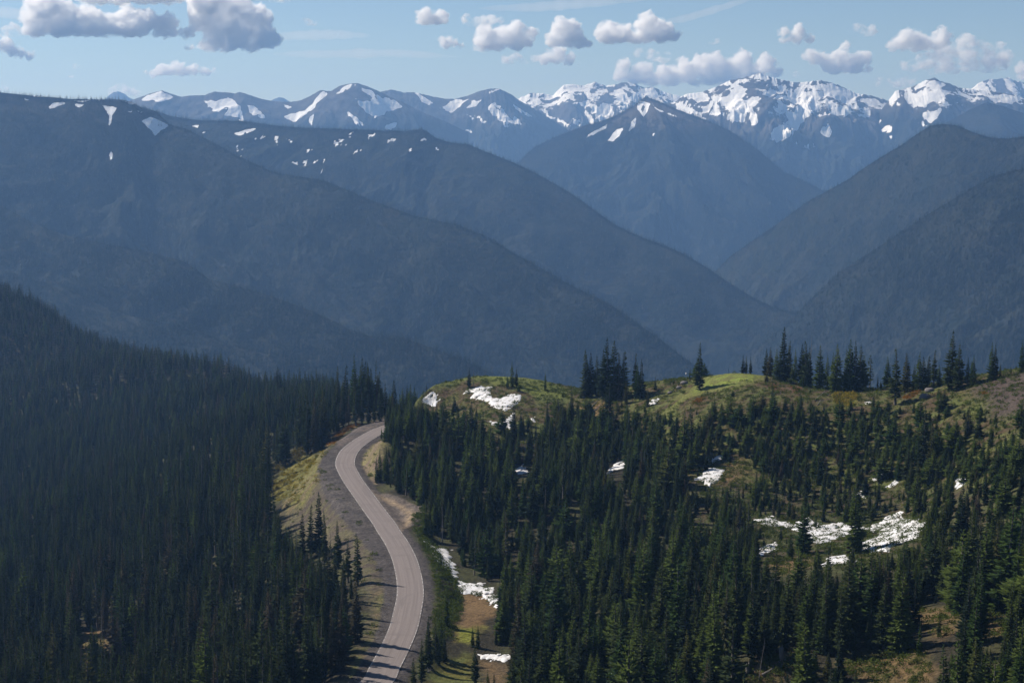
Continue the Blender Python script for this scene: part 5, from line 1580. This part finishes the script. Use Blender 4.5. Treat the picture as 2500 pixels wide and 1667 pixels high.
def cloud(label, balls, Y=CLOUD_Y, mat=None, seed=0, puff=11):
    r = np.random.default_rng(seed + 100)
    mpp = TAN / 1250 * Y                                  # metres per photo pixel at that distance
    B = []
    for (u_, v_, rad) in balls:
        x_, y_, z_ = at(u_, v_, Y); R = rad * mpp * 1.06
        y0 = Y + r.uniform(-0.6, 0.6) * R
        B.append((x_, y0, z_, R * 0.92))
        for k in range(puff):                             # smaller billows over the big one
            d = r.normal(0, 1, 3); d /= np.linalg.norm(d); d[2] = abs(d[2]) if r.random() < 0.8 else d[2] * 0.4
            q = r.uniform(0.22, 0.5); p = (x_ + d[0] * R * 0.88, y0 + d[1] * R * 0.88, z_ + d[2] * R * 0.85, R * q); B.append(p)
            for _ in range(3):
                e = r.normal(0, 1, 3); e /= np.linalg.norm(e); e[2] = abs(e[2])
                B.append((p[0] + e[0] * p[3] * 0.85, p[1] + e[1] * p[3] * 0.85, p[2] + e[2] * p[3] * 0.85, p[3] * r.uniform(0.35, 0.6)))
    B = np.array(B, float)
    c = B[:, :3].mean(0)
    if mat is M_CLOUD:
        me = blob_mesh(B, c, 3.4, mpp, seed, 0.5, 5.5, True)
    else:
        me = blob_mesh(B, c, 5.0, mpp, seed, 0.42, 3.4, True)
    me.materials.append(mat)
    o = bpy.data.objects.new('cloud', me); o.location = c
    put(o, label, 'cloud', 'white clouds above the snowy range')
    if mat is M_CLOUD:
        m3 = blob_mesh(B * np.array([1, 1, 1, 1.22]), c, 6.0, mpp, seed + 3, 0.55, 4.0, True); m3.materials.append(M_THIN)
        put(bpy.data.objects.new('vapour', m3), parent=o)
    return o


def c1(l): return [(x / 1.8816, y / 1.8816, r / 1.8816) for x, y, r in l]
def c2(l): return [(1250 + x / 1.8816, y / 1.8816, r / 1.8816) for x, y, r in l]


CL = [
    ('big white and grey heap cloud at the upper left', c1([(200, 70, 80), (180, 150, 50), (270, 160, 45), (370, 95, 65), (420, 150, 50), (340, 150, 45), (470, 130, 55), (130, 80, 40), (590, 120, 70), (650, 100, 55), (550, 150, 45), (640, 155, 35), (280, 60, 50)]), M_CLOUD, 0),
    ('round puff joined right of the upper left heap cloud', c1([(760, 130, 48), (770, 100, 35), (860, 165, 30), (720, 165, 20)]), M_CLOUD, 1),
    ('big towering cloud with a dark grey middle at the upper left', c1([(960, 40, 80), (925, 95, 55), (1050, 25, 55), (1045, 135, 65), (1130, 80, 70), (1180, 130, 70), (1235, 190, 48), (1150, 215, 42), (1040, 220, 45), (950, 228, 38), (880, 238, 25), (1000, 180, 50), (1200, 100, 40), (1000, 100, 60), (990, 150, 50), (1100, 160, 60), (1130, 150, 50)]), M_CLOUD, 2),
    ('grey cloud strip cut by the top edge at the left', c1([(380, -10, 30), (450, 0, 45), (560, -8, 60), (680, -12, 65), (770, 0, 40), (820, 12, 22)]), M_CLOUD, 3),
    ('small cloud rising at the left picture edge', c1([(20, 210, 32), (60, 235, 24), (100, 250, 24), (140, 260, 20), (-30, 215, 35)]), M_CLOUD, 4),
    ('faint cloud wisp above the left edge cloud', c1([(60, 150, 30), (30, 140, 25), (20, 175, 20)]), M_THIN, 5),
    ('tiny puff under the upper left heap cloud', c1([(357, 315, 15), (350, 305, 11)]), M_THIN, 6),
    ('tiny flat puff below the other tiny puff', c1([(318, 354, 11), (335, 354, 9)]), M_THIN, 7),
    ('lone flat white cloud above the left snow cap', c1([(720, 345, 22), (760, 338, 32), (820, 325, 34), (880, 328, 28), (940, 332, 20), (980, 330, 12), (670, 340, 12)]), M_CLOUD, 8),
    ('low cloud behind the far blue peak at the left', c1([(550, 415, 26), (520, 428, 24), (610, 432, 24), (580, 425, 24), (640, 440, 15)]), M_THIN, 9),
    ('tiny low cloud at the left horizon edge', c1([(20, 408, 16), (0, 410, 14), (40, 410, 9)]), M_THIN, 10),
    ('small thin cloud right of the big towering one', c1([(1375, 118, 18), (1410, 105, 22), (1445, 118, 14)]), M_THIN, 11),
    ('thin cloud scrap at the top edge left of the middle', c1([(1255, 5, 20), (1290, 5, 26), (1320, 8, 16)]), M_THIN, 12),
    ('soft cloud left of the pair in the top middle', c1([(1950, 85, 32), (2020, 95, 36), (1985, 105, 25), (1925, 105, 15)]), M_CLOUD, 13),
    ('ragged cloud bank in the top middle', c1([(2140, 95, 26), (2250, 100, 34), (2200, 125, 34), (2290, 95, 22)]), M_THIN, 14),
    ('small cloud tail at the lower left of the middle cloud', c1([(2050, 200, 26), (2090, 205, 18), (2120, 215, 16)]), M_CLOUD, 15),
    ('white heap cloud left of the middle', c1([(2230, 190, 55), (2270, 225, 40), (2320, 165, 40)]) + c2([(0, 170, 45), (20, 130, 30), (70, 190, 30), (20, 220, 30), (90, 160, 25)]), M_CLOUD, 16),
    ('bright heap cloud with three domes in the middle', c2([(230, 145, 45), (200, 190, 35), (280, 145, 42), (300, 195, 38), (250, 210, 32), (340, 212, 25), (230, 110, 25)]), M_CLOUD, 17),
    ('brightest long cloud right of the three-domed one', c2([(440, 150, 46), (430, 190, 35), (500, 172, 48), (560, 188, 42), (620, 115, 40), (630, 160, 48), (690, 140, 42), (735, 165, 28), (680, 190, 34), (605, 90, 22)]), M_CLOUD, 18),
    ('flat cloud beneath the three-domed one', c2([(150, 270, 26), (200, 262, 36), (265, 285, 28), (310, 300, 12), (110, 265, 15)]), M_CLOUD, 19),
    ('faint cloud beneath the white heap left of the middle', c2([(-20, 285, 30), (20, 285, 32), (60, 295, 18)]), M_THIN, 20),
    ('long cloud bank lying on the middle of the range', c2([(510, 305, 30), (500, 350, 30), (560, 372, 35), (600, 335, 38), (640, 385, 42), (720, 362, 52), (800, 335, 52), (860, 312, 42), (920, 285, 38), (910, 350, 55), (985, 330, 52), (1060, 285, 42), (1085, 340, 46), (1000, 380, 42), (840, 390, 35)]), M_CLOUD, 22),
    ('thin veil on top of the long cloud bank', c2([(580, 250, 22), (650, 265, 36), (700, 280, 32)]), M_THIN, 21),
    ('round cloud behind the highest snow peak', c2([(1170, 310, 44), (1200, 345, 34), (1150, 340, 34), (1225, 330, 20)]), M_CLOUD, 23),
    ('small flat-bottomed cloud high in the right half', c2([(1250, 150, 20), (1320, 150, 30), (1300, 185, 26), (1370, 190, 22), (1250, 195, 16)]), M_CLOUD, 24),
    ('cloud with a thin neck right of the highest peak', c2([(1390, 265, 32), (1350, 260, 15), (1430, 270, 22), (1450, 315, 34), (1500, 285, 42), (1530, 215, 20), (1515, 245, 20), (1560, 310, 50), (1610, 285, 38), (1635, 330, 24), (1480, 340, 32)]), M_CLOUD, 25),
    ('thin cloud scrap left of the upper right bank', c2([(1560, 140, 20), (1590, 140, 28), (1650, 150, 22), (1630, 165, 18)]), M_THIN, 26),
    ('upper right cloud bank with a grey base', c2([(1740, 215, 22), (1790, 190, 34), (1790, 222, 28), (1850, 195, 38), (1900, 205, 38), (1980, 180, 38), (1950, 212, 26), (1850, 228, 25), (1820, 160, 20)]), M_CLOUD, 27),
    ('largest grey cloud over the right end of the range', c2([(1830, 310, 35), (1900, 290, 44), (1930, 250, 34), (2000, 265, 52), (2090, 215, 46), (2150, 235, 44), (2100, 290, 62), (2190, 275, 60), (2250, 285, 50), (2180, 330, 44), (2020, 330, 52), (2250, 212, 24), (2290, 270, 24), (1940, 350, 35), (2100, 180, 22)]), M_THIN, 28),
    ('low cloud resting behind the right snow ridge', c2([(1680, 378, 20), (1800, 392, 32), (1760, 400, 22), (1840, 385, 22), (1730, 370, 12)]), M_THIN, 29),
    ('cloud cut by the right picture edge', c2([(2335, 322, 22), (2355, 335, 28), (2345, 360, 18)]), M_CLOUD, 30),
    ('tiny faint cloud high above the long bank', c2([(920, 195, 14), (945, 192, 18), (970, 196, 12)]), M_THIN, 31),
    ('two tiny puffs joined right of the highest peak', c2([(1302, 345, 13), (1360, 353, 9), (1330, 352, 7)]), M_THIN, 32),
]
for (lb, balls, mt, sd) in CL:
    cloud(lb, balls, CLOUD_Y + (sd * 137) % 2500 - 1200, mt, sd)


def cirrus(label, pts, width, Y=27000):
    mpp = TAN / 1250 * Y; V = []; F = []; n = 60; k = 10
    pts = np.array(pts, float); s = np.linspace(0, 1, len(pts)); tt = np.linspace(0, 1, n)
    uu = np.interp(tt, s, pts[:, 0]); vv = np.interp(tt, s, pts[:, 1])
    c = np.stack(at(uu, vv, Y), 1)
    for i in range(n):
        w = width * mpp * (math.sin(math.pi * min(max(tt[i], 0.01), 0.99)) ** 0.5) * (1 + 0.5 * float(fbm(np.array([tt[i] * 9]), np.array([width * 1.0]), 2, 5)[0]))
        for j in range(k):
            a = 6.2832 * j / k; V.append((c[i, 0], c[i, 1] + 6 * w * math.cos(a), c[i, 2] + w * math.sin(a)))
    for i in range(n - 1):
        for j in range(k):
            F.append((i * k + j, i * k + (j + 1) % k, (i + 1) * k + (j + 1) % k, (i + 1) * k + j))
    V = np.array(V); o0 = V.mean(0)
    me = bpy.data.meshes.new('cirrus_streak'); me.from_pydata([tuple(q) for q in V - o0], [], F + [tuple(range(k))[::-1], tuple(range((n - 1) * k, n * k))]); me.materials.append(M_CIRRUS)
    o = bpy.data.objects.new('cirrus_streak', me); o.location = o0; put(o, label, 'cirrus', 'thin cirrus streaks')


cirrus('wide faint cirrus streak along the top of the middle sky', z2([(-150, 40), (100, 35), (350, 15), (640, -8)]), 12)
cirrus('slanting cirrus streak rising to the top edge', z2([(680, 105), (800, 85), (950, 40), (1130, -15)]), 10)
cirrus('faint level cirrus band right of the towering cloud', z1([(1150, 180), (1350, 165), (1550, 160), (1700, 165)]), 12)
cirrus('thin level cirrus band low over the left snow peaks', z1([(1250, 250), (1500, 250), (1800, 245), (2100, 262)]), 11)
cirrus('short cirrus smear at the upper left edge', z1([(-60, 60), (40, 60), (130, 66)]), 14)

# ------------------------------------------------------------------ air
HAZE_D = 8.2e-5
hx0, hx1, hy0, hy1, hz0, hz1 = -7000, 7000, -120, 15600, -1801, 480
hv = [(hx0, hy0, hz0), (hx1, hy0, hz0), (hx1, hy1, hz0), (hx0, hy1, hz0), (hx0, hy0, hz1), (hx1, hy0, hz1), (hx1, hy1, hz1), (hx0, hy1, hz1)]
hf = [(3, 2, 1, 0), (4, 5, 6, 7), (0, 1, 5, 4), (1, 2, 6, 5), (2, 3, 7, 6), (3, 0, 4, 7)]
mh = bpy.data.materials.new('blue_air'); mh.use_nodes = True; t = mh.node_tree; t.nodes.clear()
oo = t.nodes.new('ShaderNodeOutputMaterial'); pv = t.nodes.new('ShaderNodeVolumePrincipled')
pv.inputs['Color'].default_value = (0.265, 0.50, 0.92, 1); pv.inputs['Absorption Color'].default_value = (0.3, 0.3, 0.3, 1); pv.inputs['Density'].default_value = HAZE_D; pv.inputs['Anisotropy'].default_value = 0.25
t.links.new(pv.outputs[0], oo.inputs['Volume'])
put(bpy.data.objects.new('haze', mesh_np('haze', hv, hf, mh, smooth=False)), kind='stuff')

# ------------------------------------------------------------------ light
SUN_EL, SUN_AZ = 40.0, -63.0                              # degrees; azimuth from +Y, negative = left
el, az = math.radians(SUN_EL), math.radians(SUN_AZ)
sd = Vector((math.sin(az) * math.cos(el), math.cos(az) * math.cos(el), math.sin(el)))
L = bpy.data.lights.new('sun', 'SUN'); L.energy = 5.0; L.angle = math.radians(0.53); L.color = (1.0, 0.93, 0.84)
lo = bpy.data.objects.new('sun', L); COL.objects.link(lo); lo.rotation_euler = (-sd).to_track_quat('-Z', 'Y').to_euler()
w = bpy.data.worlds.new('World'); scene.world = w; w.use_nodes = True
nt = w.node_tree; nt.nodes.clear()
sky = nt.nodes.new('ShaderNodeTexSky'); sky.sky_type = 'NISHITA'; sky.sun_disc = False
sky.sun_elevation = el; sky.sun_rotation = az; sky.altitude = 2500; sky.air_density = 1.0; sky.dust_density = 0.3; sky.ozone_density = 1.6
bg = nt.nodes.new('ShaderNodeBackground'); bg.inputs['Strength'].default_value = 0.064
wo = nt.nodes.new('ShaderNodeOutputWorld'); mxn = nt.nodes.new('ShaderNodeMix'); mxn.data_type = 'RGBA'; mxn.blend_type = 'MULTIPLY'; mxn.inputs[0].default_value = 1.0; mxn.inputs[7].default_value = (0.93, 0.98, 1.04, 1)
nt.links.new(sky.outputs[0], mxn.inputs[6]); nt.links.new(mxn.outputs[2], bg.inputs['Color']); nt.links.new(bg.outputs[0], wo.inputs['Surface'])

# ------------------------------------------------------------------ camera and render settings
cam = bpy.data.cameras.new('camera'); co = bpy.data.objects.new('camera', cam); COL.objects.link(co)
cam.sensor_fit = 'HORIZONTAL'; cam.sensor_width = 36; cam.lens = 18 / TAN
cam.clip_start = 0.1; cam.clip_end = 80000
co.rotation_euler = (math.pi / 2 - PITCH, 0, 0)
scene.camera = co
scene.render.engine = 'CYCLES'
cy = scene.cycles
cy.max_bounces = 30; cy.diffuse_bounces = 2; cy.glossy_bounces = 1; cy.transmission_bounces = 2; cy.volume_bounces = 24; cy.transparent_max_bounces = 8
cy.use_denoising = True
try: cy.denoiser = 'OPENIMAGEDENOISE'
except Exception: pass
cy.volume_step_rate = 0.6
cy.use_adaptive_sampling = False
scene.view_settings.view_transform = 'Standard'; scene.view_settings.look = 'None'; scene.view_settings.exposure = 0.42; scene.view_settings.gamma = 1
scene.view_settings.use_curve_mapping = False
print('done', time.time() - T0)
